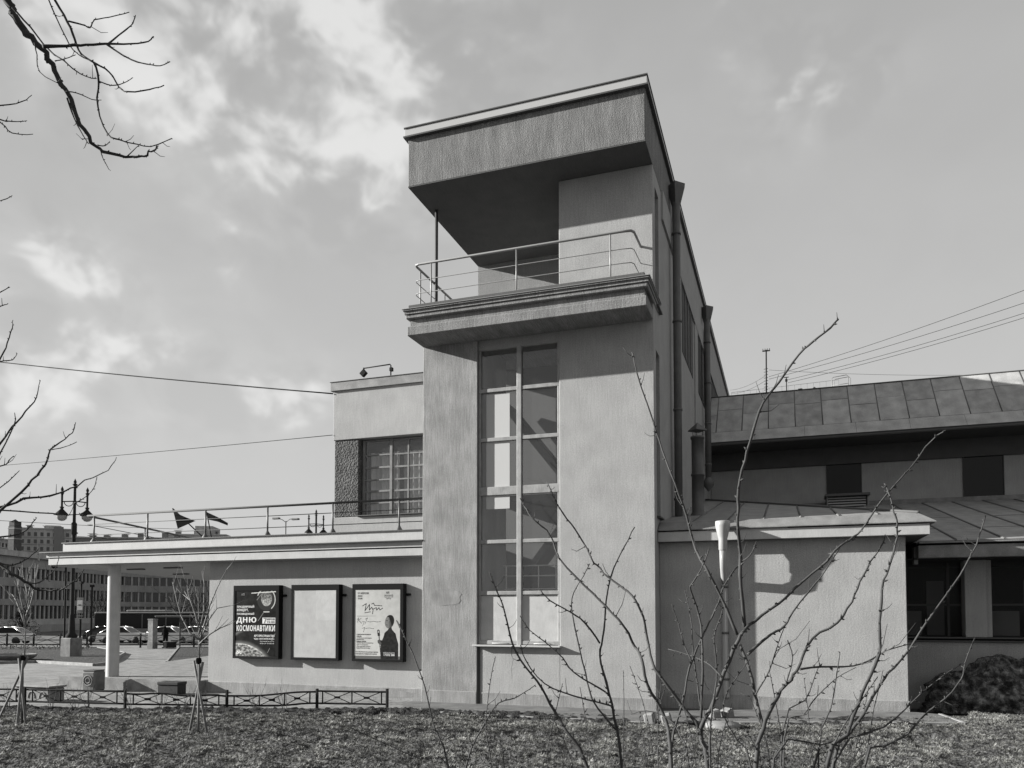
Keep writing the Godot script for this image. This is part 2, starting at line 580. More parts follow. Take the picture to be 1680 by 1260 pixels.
	for i in range(0, id.size(), 3):
		tri(ap, hy.call(poly[id[i]]), hy.call(poly[id[i + 1]]), hy.call(poly[id[i + 2]]), Vector3.UP)
	struct("apron", ap, M.apron)
	var kb := sb()
	for i in out.size() - 1:
		var a: Vector3 = hy.call(poly[i])
		var b: Vector3 = hy.call(poly[i + 1])
		var d := (b - a).normalized()
		var tf := Transform3D(Basis(d, Vector3.UP, d.cross(Vector3.UP)).orthonormalized(), (a + b) * 0.5)
		bx(kb, Vector3(-a.distance_to(b) / 2 + 0.004, -0.1, -0.04), Vector3(a.distance_to(b) / 2 - 0.004, 0.015, 0.04), 0.01, tf)
	struct("apron_kerb", kb, M.kerb)

# ---------------------------------------------------------------- tower
var B: Node3D

func build_tower() -> void:
	B = thing("culture_building", "grey stucco building with tall stair tower, roofed corner balcony, canopy wing and low annex", "building")
	var W := -6.085
	W = -6.12
	var s := sb()
	bx(s, Vector3(W, -0.3, -2.2), Vector3(-4.57, 9.62, 0.035), 0.012)
	bx(s, Vector3(-2.37, -0.3, -0.35), Vector3(0, 13.33, 0.0), 0.012)
	for yy in [[-0.3, 4.72], [8.85, 9.95], [12.95, 13.33]]:
		bx(s, Vector3(-2.37, yy[0], -0.92), Vector3(0, yy[1], -0.352), 0.0)
	bx(s, Vector3(-2.37, -0.3, -3.9), Vector3(0, 13.33, -0.922), 0.0)
	bx(s, Vector3(-4.565, -0.3, -0.5), Vector3(-2.375, 1.5, 0.0), 0.0)
	bx(s, Vector3(-4.565, 9.22, -0.5), Vector3(-2.375, 9.62, -0.02), 0.0)
	obj("tower_wall", s, M.stucco, B)
	var s1 := sb()
	bx(s1, Vector3(W - 0.003, -0.3, -0.4), Vector3(-4.567, 9.62, 0.045), 0.012)
	obj("left_pier", s1, M.pier, B)
	var pb := sb()
	bx(pb, Vector3(W - 0.012, -0.3, -0.3), Vector3(-4.575, 0.36, 0.058), 0.01)
	bx(pb, Vector3(-4.48, -0.3, -0.02), Vector3(0.006, 0.34, 0.012), 0.006)
	obj("tower_plinth", pb, M.plinth, B)
	for t in [[-5.9, 2.55, -5.0, 3.0, 0.046, 0.050, 0], [-9.6, 0.06, -6.5, 0.27, -0.439, -0.436, 0]]:
		var pt := sb()
		var poly: Array = []
		var cx: float = (t[0] + t[2]) / 2.0
		var cy: float = (t[1] + t[3]) / 2.0
		for k in 18:
			var a := TAU * k / 18.0
			var e := pow(pow(absf(cos(a)), 4.0) + pow(absf(sin(a)), 4.0), -0.25) * rng.randf_range(0.86, 1.04)
			poly.append(Vector3(cx + cos(a) * e * (t[2] - t[0]) / 2.0, cy + sin(a) * e * (t[3] - t[1]) / 2.0, t[5]))
		for k in 18:
			tri(pt, Vector3(cx, cy, t[5]), poly[k], poly[(k + 1) % 18], Vector3(0, 0, 1))
			var n: Vector3 = (poly[k] as Vector3) - Vector3(cx, cy, t[5])
			quad(pt, poly[k], poly[(k + 1) % 18], poly[(k + 1) % 18] - Vector3(0, 0, t[5] - t[4]), poly[k] - Vector3(0, 0, t[5] - t[4]), n)
		obj("plaster_patch", pt, [M.patch, M.patch_pale][t[6]], B)
	var ck := sb()
	var cpt: Array = []
	for k in 9:
		cpt.append(Vector3(-3.62 + rng.randf_range(-0.03, 0.03), 1.5 - k * 0.1, 0.0))
	tube(ck, cpt, [0.007, 0.006, 0.004, 0.002], 4)
	obj("crack", ck, M.inside_dark, B)
	# dark strip painting the pier's shadow line on the panel
	box("pier_shadow_line", Vector3(-4.566, 0.05, -0.02), Vector3(-4.49, 1.5, 0.012), M.inside_dark, B, 0.0)
	# long body behind
	var s2 := sb()
	bx(s2, Vector3(W, -0.3, -28.0), Vector3(-0.002, 13.4, -3.9), 0.0)
	obj("rear_wall", s2, M.stucco, B)
	var fr := sb()
	bx(fr, Vector3(-0.05, 12.62, -28.0), Vector3(0.055, 13.4, -1.4), 0.0)
	obj("side_frieze", fr, M.stucco, B)
	for zz in [-4.75, -9.6, -14.6, -20.0]:
		box("side_pilaster", Vector3(-0.02, -0.3, zz - 0.45), Vector3(0.05, 12.6, zz + 0.45), M.stucco, B)
	# strip windows on the side
	for yy in [[4.72, 8.85], [9.95, 12.95]]:
		var w := box("strip_window", Vector3(-2.0, yy[0], -0.918), Vector3(-0.16, yy[1], -0.354), M.side_glass, B, 0.0)
		box("sill", Vector3(-0.16, yy[0] - 0.03, -0.96), Vector3(0.09, yy[0] + 0.02, -0.31), M.dark_metal, w)
	for zz in [-7.2, -12.0, -17.5, -23.0]:
		var w := box("side_window", Vector3(-0.1, 10.5, zz - 1.5), Vector3(0.012, 12.6, zz + 1.5), M.side_glass, B, 0.0)
		for k in 3:
			box("frame", Vector3(0.0, 10.5, zz - 0.78 + k * 0.75), Vector3(0.035, 12.6, zz - 0.72 + k * 0.75), M.frame_dim, w, 0.0)
	# stairwell behind the tall window
	var si := sb()
	bx(si, Vector3(-6.1, 0.0, -3.1), Vector3(-2.37, 9.6, -3.0), 0.0)
	bx(si, Vector3(-4.56, 1.2, -3.0), Vector3(-2.38, 1.3, -0.5), 0.0)
	bx(si, Vector3(-4.56, 5.35, -2.99), Vector3(-2.38, 5.55, -1.2), 0.0)
	for st in [[2.6, 5.3, 1.0], [5.6, 8.3, -1.0]]:
		var y: float = (st[0] + st[1]) / 2.0
		bx(si, Vector3(-1.7, -0.09, -0.5), Vector3(1.7, 0.09, 0.5), 0.0, Transform3D(Basis(Vector3(0, 0, 1), 0.9 * st[2]), Vector3(-3.47, y, -2.3)))
	obj("stairwell", si, M.inside, B)
	# tall window
	var win := Node3D.new()
	win.name = "tall_window"
	B.add_child(win, true)
	var rows := [9.25, 8.14, 6.85, 5.51, 4.2, 2.88, 1.62]
	var f := sb()
	for i in rows.size():
		var h := 0.11 if i == 3 else 0.05
		bx(f, Vector3(-4.56, rows[i] - h, -0.13), Vector3(-3.512, rows[i] + h, -0.03), 0.01)
		bx(f, Vector3(-3.378, rows[i] - h, -0.13), Vector3(-2.375, rows[i] + h, -0.03), 0.01)
	bx(f, Vector3(-3.51, 1.55, -0.14), Vector3(-3.38, 9.3, -0.015), 0.012)
	bx(f, Vector3(-4.562, 1.55, -0.13), Vector3(-4.50, 9.3, -0.034), 0.01)
	bx(f, Vector3(-2.43, 1.55, -0.13), Vector3(-2.373, 9.3, -0.034), 0.01)
	obj("frame", f, M.frame, win)
	for i in 5:
		for c in [[-4.5, -3.51], [-3.38, -2.43]]:
			box("pane", Vector3(c[0], rows[i + 1] + 0.05, -0.096), Vector3(c[1], rows[i] - 0.05, -0.09), M.pane, win, 0.0)
	for c in [[-4.5, -3.51], [-3.38, -2.43]]:
		box("panel", Vector3(c[0], 1.66, -0.10), Vector3(c[1], 2.82, -0.075), M.frost, win, 0.0)
		rod("handle", [Vector3(c[0] + 0.33, 1.6, -0.03), Vector3(c[0] + 0.36, 1.6, 0.01), Vector3(c[0] + 0.72, 1.6, 0.01), Vector3(c[0] + 0.75, 1.6, -0.03)], 0.014, M.flash, win, 6)
	box("bright_strip", Vector3(-4.36, 5.05, -0.089), Vector3(-3.72, 8.05, -0.083), M.bright_strip, win, 0.0)  # bright strip added in place of sky seen through the tower
	box("window_sill", Vector3(-4.66, 1.515, -0.12), Vector3(-2.33, 1.56, 0.15), M.sill, win, 0.008)
	var rl := sb()
	for yy in [3.35, 3.0, 3.62]:
		tube(rl, [Vector3(-4.2, yy, -0.9), Vector3(-2.4, yy, -0.9)], [0.018], 6)
	for xx in [-4.1, -3.65, -3.2, -2.72]:
		tube(rl, [Vector3(xx, 2.7, -0.9), Vector3(xx, 3.62, -0.9)], [0.018], 6)
	obj("stair_rail", rl, M.bright_strip, win)
	# balcony
	var bs := sb()
	bx(bs, Vector3(W, 9.45, 0.046), Vector3(0.0, 9.69, 1.0), 0.015)
	bx(bs, Vector3(W + 0.06, 9.69, 0.046), Vector3(-0.06, 9.88, 0.93), 0.0)
	bx(bs, Vector3(W + 0.001, 9.63, -3.9), Vector3(-2.372, 9.99, 0.045), 0.0)
	obj("balcony_slab", bs, M.balcony, B)
	var bc := sb()
	bx(bc, Vector3(W - 0.03, 9.88, -0.7), Vector3(0.03, 9.99, 1.03), 0.02)
	bx(bc, Vector3(W - 0.08, 10.06, -0.7), Vector3(0.08, 10.10, 1.10), 0.008)
	bx(bc, Vector3(W - 0.05, 9.99, -0.7), Vector3(0.05, 10.06, 1.06), 0.0)
	obj("balcony_cornice", bc, M.balcony, B)
	box("cornice_flashing", Vector3(W - 0.10, 10.101, -0.72), Vector3(0.10, 10.118, 1.12), M.rail, B, 0.003)
	var kerb := sb()
	bx(kerb, Vector3(W + 0.02, 10.118, 0.75), Vector3(-0.05, 10.25, 0.98), 0.01)
	bx(kerb, Vector3(W + 0.02, 10.118, -3.89), Vector3(W + 0.2, 10.25, 0.749), 0.01)
	bx(kerb, Vector3(W + 0.201, 10.0, -3.89), Vector3(-2.38, 10.12, 0.749), 0.0)
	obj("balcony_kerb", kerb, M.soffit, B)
	var lw := sb()
	bx(lw, Vector3(W, 9.5, -4.0), Vector3(-2.371, 13.4, -3.9), 0.0)
	obj("loggia_wall", lw, M.pier, B)
	var dr := box("balcony_door", Vector3(-3.55, 10.12, -3.9), Vector3(-2.45, 12.4, -3.86), M.inside, B)
	box("handle", Vector3(-3.42, 11.1, -3.86), Vector3(-3.39, 11.3, -3.82), M.dark_metal, dr)
	# soffit and roof slab
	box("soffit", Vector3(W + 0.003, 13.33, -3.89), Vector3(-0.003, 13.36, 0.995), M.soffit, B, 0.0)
	var rs := sb()
	bx(rs, Vector3(W, 13.34, -3.91), Vector3(0.0, 14.68, 1.0), 0.02)
	obj("roof_slab", rs, M.fascia, B)
	var rs2 := sb()
	bx(rs2, Vector3(W, 13.401, -28.0), Vector3(0.0, 14.68, -3.912), 0.0)
	obj("roof_parapet", rs2, M.stucco, B)
	var cp := sb()
	bx(cp, Vector3(W - 0.06, 14.64, -28.05), Vector3(0.055, 14.84, 1.075), 0.004)
	obj("roof_flashing", cp, M.flash, B)
	var lp := sb()
	bx(lp, Vector3(W - 0.09, 14.60, -28.08), Vector3(0.085, 14.638, 1.11), 0.0)
	bx(lp, Vector3(W - 0.08, 14.842, -28.08), Vector3(0.075, 14.87, 1.10), 0.0)
	obj("roof_edge", lp, M.dark_metal, B)
	# balcony railing
	var rg := Node3D.new()
	rg.name = "balcony_railing"
	B.add_child(rg, true)
	for k in 3:
		var yy: float = [11.32, 10.90, 10.56][k]
		var r: float = [0.032, 0.011, 0.011][k]
		var q := 0.12
		var pts := [Vector3(-5.97, yy, -3.88), Vector3(-5.97, yy, 0.9 - q), Vector3(-5.94, yy, 0.9 - q * 0.3), Vector3(-5.97 + q, yy, 0.9), Vector3(-0.45 - q, yy, 0.9), Vector3(-0.37, yy, 0.87), Vector3(-0.32, yy, 0.78), Vector3(-0.30, yy, 0.06), Vector3(-0.30, yy, -0.01)]
		rod("handrail" if k == 0 else "rail", pts, r, M.rail, rg, 8)
	for xx in [-5.5, -3.2, -0.86]:
		rod("post", [Vector3(xx, 10.1, 0.9), Vector3(xx, 11.32, 0.9)], 0.02, M.rail, rg, 6)
	for zz in [0.55, -1.0, -2.6]:
		rod("post", [Vector3(-5.97, 10.1, zz), Vector3(-5.97, 11.32, zz)], 0.02, M.rail, rg, 6)
	rod("roof_post", [Vector3(-5.9, 10.1, -0.28), Vector3(-5.9, 13.35, -0.28)], 0.045, M.rail_dark, B, 10)
	# downpipes down the side
	for t in [[-3.0, 14.35, 4.7, 0.11], [-12.2, 14.3, 7.3, 0.12]]:
		var dp := Node3D.new()
		dp.name = "downpipe"
		dp.position = Vector3(0.19, 0, t[0])
		B.add_child(dp, true)
		rod("pipe", [Vector3(0, t[2] + 0.05, 0), Vector3(0, t[1] - 0.5, 0)], t[3], M.pipe, dp, 12)
		var hs := sb()
		lathe(hs, Vector3.ZERO, [Vector2(t[3], t[1] - 0.62), Vector2(t[3] + 0.02, t[1] - 0.55), Vector2(0.24, t[1] - 0.12), Vector2(0.25, t[1]), Vector2(0.2, t[1])], 4, false)
		obj("hopper_head", hs, M.pipe, dp)
		for k in 4:
			var yy: float = lerpf(t[2] + 0.8, t[1] - 1.4, k / 3.0)
			var cs := sb()
			lathe(cs, Vector3(0, yy, 0), [Vector2(t[3], -0.03), Vector2(t[3] + 0.018, -0.03), Vector2(t[3] + 0.018, 0.03), Vector2(t[3], 0.03)], 12)
			obj("collar", cs, M.pipe, dp)
		var ss := sb()
		lathe(ss, Vector3(0, t[2], 0), [Vector2(0.02, -0.25), Vector2(0.2, 0.0), Vector2(0.2, 0.12), Vector2(t[3], 0.3)], 8)
		obj("shoe", ss, M.pipe, dp)

# ---------------------------------------------------------------- canopy wing and upper block
func skew(x: float, zz: float) -> float:
	return x + 0.313 * (zz + 0.05)

func build_left_wing() -> void:
	var s := sb()
	bx(s, Vector3(-13.46, -0.3, -16.5), Vector3(-6.122, 4.0, -0.5), 0.012)
	obj("wing_wall", s, M.stucco, B)
	var p := sb()
	bx(p, Vector3(-13.5, -0.3, -0.55), Vector3(-6.15, 0.33, -0.44), 0.012)
	obj("wing_plinth", p, M.plinth, B)
	var pf := sb()
	prism(pf, PackedVector2Array([Vector2(-18.95, -0.12), Vector2(-13.505, -0.12), Vector2(-13.505, -16.0), Vector2(-23.9, -16.0)]), -0.5, 0.36)
	obj("entrance_platform", pf, M.concrete, B)
	var col := sb()
	lathe(col, Vector3(-17.2, 0, -0.55), [Vector2(0.19, 0.36), Vector2(0.19, 3.95)], 28)
	obj("column", col, M.white, B)
	var col2 := sb()
	lathe(col2, Vector3(-21.2, 0, -12.5), [Vector2(0.19, 0.36), Vector2(0.19, 3.95)], 20)
	obj("column", col2, M.white, B)
	# canopy roof with its stepped edge
	var mk := func(x0: float, z0: float, y0: float, y1: float, called: String, m: Material) -> void:
		var q := sb()
		prism(q, PackedVector2Array([Vector2(skew(x0, z0), z0), Vector2(-6.125, z0), Vector2(-6.125, -16.9), Vector2(skew(x0, -16.9), -16.9)]), y0, y1)
		obj(called, q, m, B)
	mk.call(-19.43, -0.06, 3.905, 4.10, "canopy_fascia", M.white)
	mk.call(-19.40, -0.10, 4.101, 4.135, "canopy_groove", M.inside_dark)
	mk.call(-19.50, -0.03, 4.136, 4.285, "canopy_fascia", M.white)
	mk.call(-19.74, 0.07, 4.288, 4.312, "canopy_drip_edge", M.dark_metal)
	mk.call(-19.30, -0.62, 4.313, 4.64, "canopy_upstand", M.white)
	mk.call(-19.34, -0.58, 4.641, 4.665, "canopy_cap", M.dark_metal)
	mk.call(-19.40, -0.12, 3.88, 3.903, "canopy_soffit", M.canopy_soffit)
	for v in [Vector3(-18.113, 3.88, -2.331), Vector3(-16.23, 3.88, -2.015), Vector3(-19.144, 3.88, -5.598)]:
		box("soffit_lamp", v + Vector3(-0.32, -0.05, -0.1), v + Vector3(0.32, -0.001, 0.1), M.dark_metal, B)
	# terrace railing
	var rg := Node3D.new()
	rg.name = "terrace_railing"
	B.add_child(rg, true)
	var yy := [5.56, 5.27, 4.92]
	for k in 3:
		rod("handrail" if k == 0 else "rail", [Vector3(-6.13, yy[k], -0.9), Vector3(-18.75, yy[k], -0.9)], 0.034 if k == 0 else 0.012, M.rail_dark, rg, 8)
		rod("handrail" if k == 0 else "rail", [Vector3(-18.75, yy[k], -0.9), Vector3(-18.75 - 0.313 * 15.0, yy[k], -15.9)], 0.034 if k == 0 else 0.012, M.dark_metal, rg, 8)
	for xx in [-18.47, -16.25, -13.98, -11.7, -9.45, -7.3]:
		var ps := sb()
		tube(ps, [Vector3(xx, 4.64, -0.9), Vector3(xx, 5.55, -0.9)], [0.027], 8)
		lathe(ps, Vector3(xx, 4.66, -0.9), [Vector2(0.12, 0.0), Vector2(0.10, 0.05), Vector2(0.03, 0.16)], 8)
		obj("post", ps, M.dark_metal, rg)
	for zz in [-4.5, -8.0, -11.5, -15.0]:
		rod("post", [Vector3(-18.75 + 0.313 * (zz + 0.9), 4.6, zz), Vector3(-18.75 + 0.313 * (zz + 0.9), 5.56, zz)], 0.027, M.dark_metal, rg, 6)
	# upper block
	var u := sb()
	bx(u, Vector3(-10.78, 7.92, -14.0), Vector3(-6.122, 9.56, -3.0), 0.012)
	bx(u, Vector3(-10.78, 4.4, -14.0), Vector3(-6.122, 5.42, -3.0), 0.012)
	bx(u, Vector3(-10.70, 5.421, -14.0), Vector3(-6.122, 7.919, -3.6), 0.0)
	obj("upper_wall", u, M.stucco, B)
	box("rough_pier", Vector3(-10.76, 5.42, -3.598), Vector3(-9.86, 7.918, -3.04), M.coarse, B, 0.03)
	var cp := sb()
	bx(cp, Vector3(-10.86, 9.52, -14.1), Vector3(-6.123, 9.80, -2.93), 0.006)
	obj("parapet_cap", cp, M.gutter, B)
	box("parapet_edge", Vector3(-10.88, 9.801, -14.1), Vector3(-6.124, 9.815, -2.91), M.dark_metal, B, 0.0)
	# wide window of the upper block
	var w := Node3D.new()
	w.name = "wide_window"
	B.add_child(w, true)
	box("room", Vector3(-9.8, 5.43, -3.59), Vector3(-6.13, 7.91, -3.55), M.inside_dark, w, 0.0)
	var f := sb()
	for xx in [-9.78, -8.80, -6.17]:
		bx(f, Vector3(xx - 0.045, 5.44, -3.30), Vector3(xx + 0.045, 7.9, -3.21), 0.006)
	for xx in [-8.2, -7.62, -7.0]:
		bx(f, Vector3(xx - 0.025, 5.5, -3.285), Vector3(xx + 0.025, 7.88, -3.225), 0.004)
	for i in 7:
		var y: float = [7.86, 7.40, 7.0, 6.6, 6.24, 5.86, 5.47][i]
		var hh := 0.03 if i in [2, 4] else 0.022
		bx(f, Vector3(-9.735, y - hh, -3.282), Vector3(-8.845, y + hh, -3.228), 0.0)
		bx(f, Vector3(-8.755, y - hh - 0.01, -3.278), Vector3(-6.215, y + hh - 0.01, -3.232), 0.0)
	obj("frame", f, M.frame_dim, w)
	box("pane", Vector3(-9.74, 5.47, -3.262), Vector3(-8.84, 7.88, -3.256), M.pane_clear, w, 0.0)
	box("pane", Vector3(-8.76, 5.47, -3.262), Vector3(-6.21, 7.88, -3.256), M.pane_clear, w, 0.0)
	var cu := sb()
	cu.set_smooth_group(0)
	var n := 150
	for i in n:
		var a := -9.74 + 3.5 * i / n
		var b := -9.74 + 3.5 * (i + 1) / n
		var fz := func(x: float) -> float: return -3.42 + 0.045 * sin(x * 34.0) + 0.03 * sin(x * 13.7 + 1.0)
		if fposmod(a * 0.83, 1.0) < 0.86:
			quad(cu, Vector3(a, 5.45, fz.call(a)), Vector3(b, 5.45, fz.call(b)), Vector3(b, 7.5, fz.call(b)), Vector3(a, 7.5, fz.call(a)), Vector3(0, 0, 1))
	obj("curtain", cu, M.curtain, w)
	box("window_sill", Vector3(-9.9, 5.425, -3.35), Vector3(-6.126, 5.455, -2.92), M.dark_metal, w, 0.004)
	# floodlight on the parapet
	var fl := thing("floodlight", "small floodlight hanging from a bent pipe arm on the upper block's parapet", "floodlight", Vector3(-9.25, 9.8, -4.0))
	rod("arm", [Vector3(0, 0, 0), Vector3(0, 0.72, 0), Vector3(-0.03, 0.76, 0), Vector3(-1.0, 0.72, 0.02)], 0.022, M.iron, fl, 6)
	var hd := sb()
	bx(hd, Vector3(-0.11, -0.09, -0.07), Vector3(0.09, 0.09, 0.07), 0.015, Transform3D(Basis(Vector3(0, 0, 1), 0.75), Vector3(-1.0, 0.56, 0.02)))
	obj("lamp_head", hd, M.iron, fl)
	box("bracket", Vector3(-1.02, 0.62, 0.0), Vector3(-0.98, 0.74, 0.04), M.iron, fl, 0.0)
	box("junction_box", Vector3(-0.03, 0.52, -0.04), Vector3(0.08, 0.64, 0.06), M.iron, fl)
	# two flags at the canopy's far end
	for t in [[Vector3(-20.678, 5.995, -8.917), Vector3(-22.168, 6.895, -8.359), Vector3(-21.82, 6.683, -8.489), 0], [Vector3(-18.397, 5.34, -6.562), Vector3(-18.68, 6.354, -6.418), Vector3(-18.204, 6.112, -6.595), 1]]:
		var fg := thing("flag", ["dark pennant flag on a slanting pole above the canopy roof", "drooping dark flag on an upright thin pole beside the slanted one"][t[3]], "flag", t[0], "flags over the canopy")
		var base: Vector3 = t[0]
		rod("pole", [Vector3(0, -0.6, 0), t[1] - base], 0.025, M.iron, fg, 6)
		var c := sb()
		var o: Vector3 = t[1] - base
		if t[3] == 0:
			for k in 3:
				quad(c, o + Vector3(0.1 * k, -0.3 * k, 0), o + Vector3(0.1 * (k + 1), -0.3 * (k + 1), 0.0), o + Vector3(0.42 * (k + 1), -0.12 - 0.16 * (k + 1), 0.12 * sin(k + 1.0)), o + Vector3(0.42 * k, -0.12 - 0.16 * k, 0.12 * sin(float(k))), Vector3(0, 0, 1))
		else:
			quad(c, o, o + Vector3(0.05, -0.3, 0), o + Vector3(0.62, -0.42, 0.08), o + Vector3(0.6, -0.24, 0.05), Vector3(0, 0, 1))
			quad(c, o + Vector3(0.62, -0.42, 0.08), o + Vector3(0.6, -0.24, 0.05), o + Vector3(1.05, -0.48, 0.02), o + Vector3(1.05, -0.58, 0.03), Vector3(0, 0, 1))
		obj("cloth", c, M.cloth, fg)

# ---------------------------------------------------------------- low annex to the right of the tower
func build_annex() -> void:
	var s := sb()
	bx(s, Vector3(0.003, -0.3, -13.0), Vector3(5.48, 4.15, -0.65), 0.012)
	obj("annex_wall", s, M.stucco, B)
	box("annex_plinth", Vector3(0.004, -0.3, -0.7), Vector3(5.5, 0.42, -0.628), M.plinth, B)
	var fa := sb()
	bx(fa, Vector3(0.01, 4.10, -0.64), Vector3(5.93, 4.34, -0.37), 0.006)
	bx(fa, Vector3(5.60, 4.10, -9.0), Vector3(5.932, 4.34, -0.641), 0.006)
	obj("annex_fascia", fa, M.white, B)
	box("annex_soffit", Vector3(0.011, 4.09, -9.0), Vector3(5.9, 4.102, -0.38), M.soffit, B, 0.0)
	# hipped metal roof: drip edge, then sheets with standing seams rising to the hall
	var de := sb()
	quad(de, Vector3(0.02, 4.385, -0.31), Vector3(6.05, 4.385, -0.31), Vector3(5.75, 4.60, -0.62), Vector3(0.02, 4.60, -0.62), Vector3(0, 1, 0.4))
	quad(de, Vector3(6.05, 4.385, -0.31), Vector3(6.05, 4.385, -9.0), Vector3(5.75, 4.60, -9.0), Vector3(5.75, 4.60, -0.62), Vector3(0.4, 1, 0))
	quad(de, Vector3(0.02, 4.365, -0.31), Vector3(6.05, 4.365, -0.31), Vector3(5.75, 4.40, -0.62), Vector3(0.02, 4.40, -0.62), Vector3(0, -1, 0))
	quad(de, Vector3(6.05, 4.365, -0.31), Vector3(6.05, 4.365, -9.0), Vector3(5.75, 4.40, -9.0), Vector3(5.75, 4.40, -0.62), Vector3(0, -1, 0))
	quad(de, Vector3(0.02, 4.365, -0.31), Vector3(6.05, 4.365, -0.31), Vector3(6.05, 4.385, -0.31), Vector3(0.02, 4.385, -0.31), Vector3(0, 0, 1))
	quad(de, Vector3(6.05, 4.365, -0.31), Vector3(6.05, 4.365, -9.0), Vector3(6.05, 4.385, -9.0), Vector3(6.05, 4.385, -0.31), Vector3(1, 0, 0))
	obj("drip_edge", de, M.gutter, B)
	var roof := Node3D.new()
	roof.name = "annex_roof"
	B.add_child(roof, true)
	var k := 0.18
	var hip := func(x: float) -> float: return -0.62 - (5.75 - x) * 2.15
	for i in 7:
		var x0 := 0.02 + i * 0.8186
		var x1 := x0 + 0.8086
		var q := sb()
		var up := func(x: float, zz: float) -> Vector3: return Vector3(x, 4.60 + (-0.62 - zz) * k, zz)
		quad(q, up.call(x0, -0.62), up.call(x1, -0.62), up.call(x1, maxf(hip.call(x1), -13.2)), up.call(x0, maxf(hip.call(x0), -13.2)), Vector3.UP)
		obj("roof_sheet", q, [M.sheet, M.sheet2, M.sheet][i % 3], roof)
		var sd := sb()
		tube(sd, [up.call(x1 + 0.005, -0.62), up.call(x1 + 0.005, maxf(hip.call(x1), -13.2))], [0.03], 4)
		obj("seam", sd, M.seam_dark, roof)
	var hs := sb()
	tube(hs, [Vector3(5.75, 4.61, -0.62), Vector3(0.02, 6.84, -12.95)], [0.05], 5)
	obj("hip_ridge", hs, M.seam_dark, roof)
	# the hip's other slope
	var q2 := sb()
	tri(q2, Vector3(5.75, 4.60, -0.62), Vector3(5.75, 4.60, -13.2), Vector3(0.02, 6.82, -12.95), Vector3(0.4, 1, 0))
	obj("roof_sheet", q2, M.sheet2, roof)
	# white downpipe with a flared rain head
	var dp := Node3D.new()
	dp.name = "white_downpipe"
	B.add_child(dp, true)
	var rh := sb()
	lathe(rh, Vector3(1.56, 0, -0.13), [Vector2(0.09, 3.84), Vector2(0.10, 3.86), Vector2(0.10, 4.10), Vector2(0.12, 4.18), Vector2(0.172, 4.42), Vector2(0.172, 4.52), Vector2(0.15, 4.53), Vector2(0.1, 4.45)], 24)
	obj("rain_head", rh, M.pipe_white, dp)
	rod("elbow", [Vector3(1.56, 3.88, -0.13), Vector3(1.56, 3.62, -0.15), Vector3(1.56, 3.45, -0.22), Vector3(1.56, 3.22, -0.47), Vector3(1.56, 3.1, -0.57)], 0.082, M.pipe_white, dp, 14)
	rod("pipe", [Vector3(1.56, 3.15, -0.575), Vector3(1.56, 0.62, -0.575), Vector3(1.57, 0.45, -0.56), Vector3(1.58, 0.36, -0.52)], 0.072, M.pipe_white, dp, 14)
	for yy in [3.0, 1.9, 0.8]:
		var cs := sb()
		lathe(cs, Vector3(1.56, yy, -0.575), [Vector2(0.072, -0.025), Vector2(0.086, -0.025), Vector2(0.086, 0.025), Vector2(0.072, 0.025)], 14)
		obj("collar", cs, M.vent, dp)
	# vent stack on the annex roof
	var vt := Node3D.new()
	vt.name = "vent_stack"
	vt.position = Vector3(0.69, 4.9, -3.2)
	B.add_child(vt, true)
	var vs := sb()
	lathe(vs, Vector3.ZERO, [Vector2(0.26, 0.0), Vector2(0.2, 0.2), Vector2(0.165, 0.22), Vector2(0.165, 1.25), Vector2(0.185, 1.25), Vector2(0.185, 1.3), Vector2(0.165, 1.3), Vector2(0.165, 2.28), Vector2(0.19, 2.28), Vector2(0.19, 2.34), Vector2(0.1, 2.34)], 18)
	obj("shaft", vs, M.vent, vt)
	var vc := sb()
	lathe(vc, Vector3.ZERO, [Vector2(0.26, 2.5), Vector2(0.26, 2.52), Vector2(0.0, 2.74)], 4, false)
	lathe(vc, Vector3.ZERO, [Vector2(0.0, 2.5), Vector2(0.26, 2.5)], 4, false)
	obj("cowl", vc, M.vent, vt)
	for a in [0.3, 2.4, 4.5]:
		rod("strut", [Vector3(cos(a) * 0.14, 2.3, sin(a) * 0.14), Vector3(cos(a) * 0.16, 2.53, sin(a) * 0.16)], 0.01, M.vent, vt, 5)
	# porch to the right: set-back low wall, dark windows, pier, eave
	box("porch_wall", Vector3(5.49, -0.3, -4.5), Vector3(16.0, 1.66, -3.05), M.stucco, B)
	box("porch_sill", Vector3(5.49, 1.661, -3.6), Vector3(16.0, 1.70, -2.97), M.dark_metal, B)
	box("porch_sill", Vector3(5.49, 1.74, -3.6), Vector3(16.0, 1.78, -3.0), M.dark_metal, B)
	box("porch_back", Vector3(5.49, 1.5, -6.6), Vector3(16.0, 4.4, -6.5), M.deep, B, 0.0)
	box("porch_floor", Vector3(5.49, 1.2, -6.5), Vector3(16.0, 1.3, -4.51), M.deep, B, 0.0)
	var pp := sb()
	bx(pp, Vector3(7.08, 1.781, -3.45), Vector3(7.55, 4.0, -3.0), 0.012)
	bx(pp, Vector3(7.552, 1.781, -3.45), Vector3(7.68, 4.0, -3.12), 0.01)
	obj("porch_pier", pp, M.stucco, B)
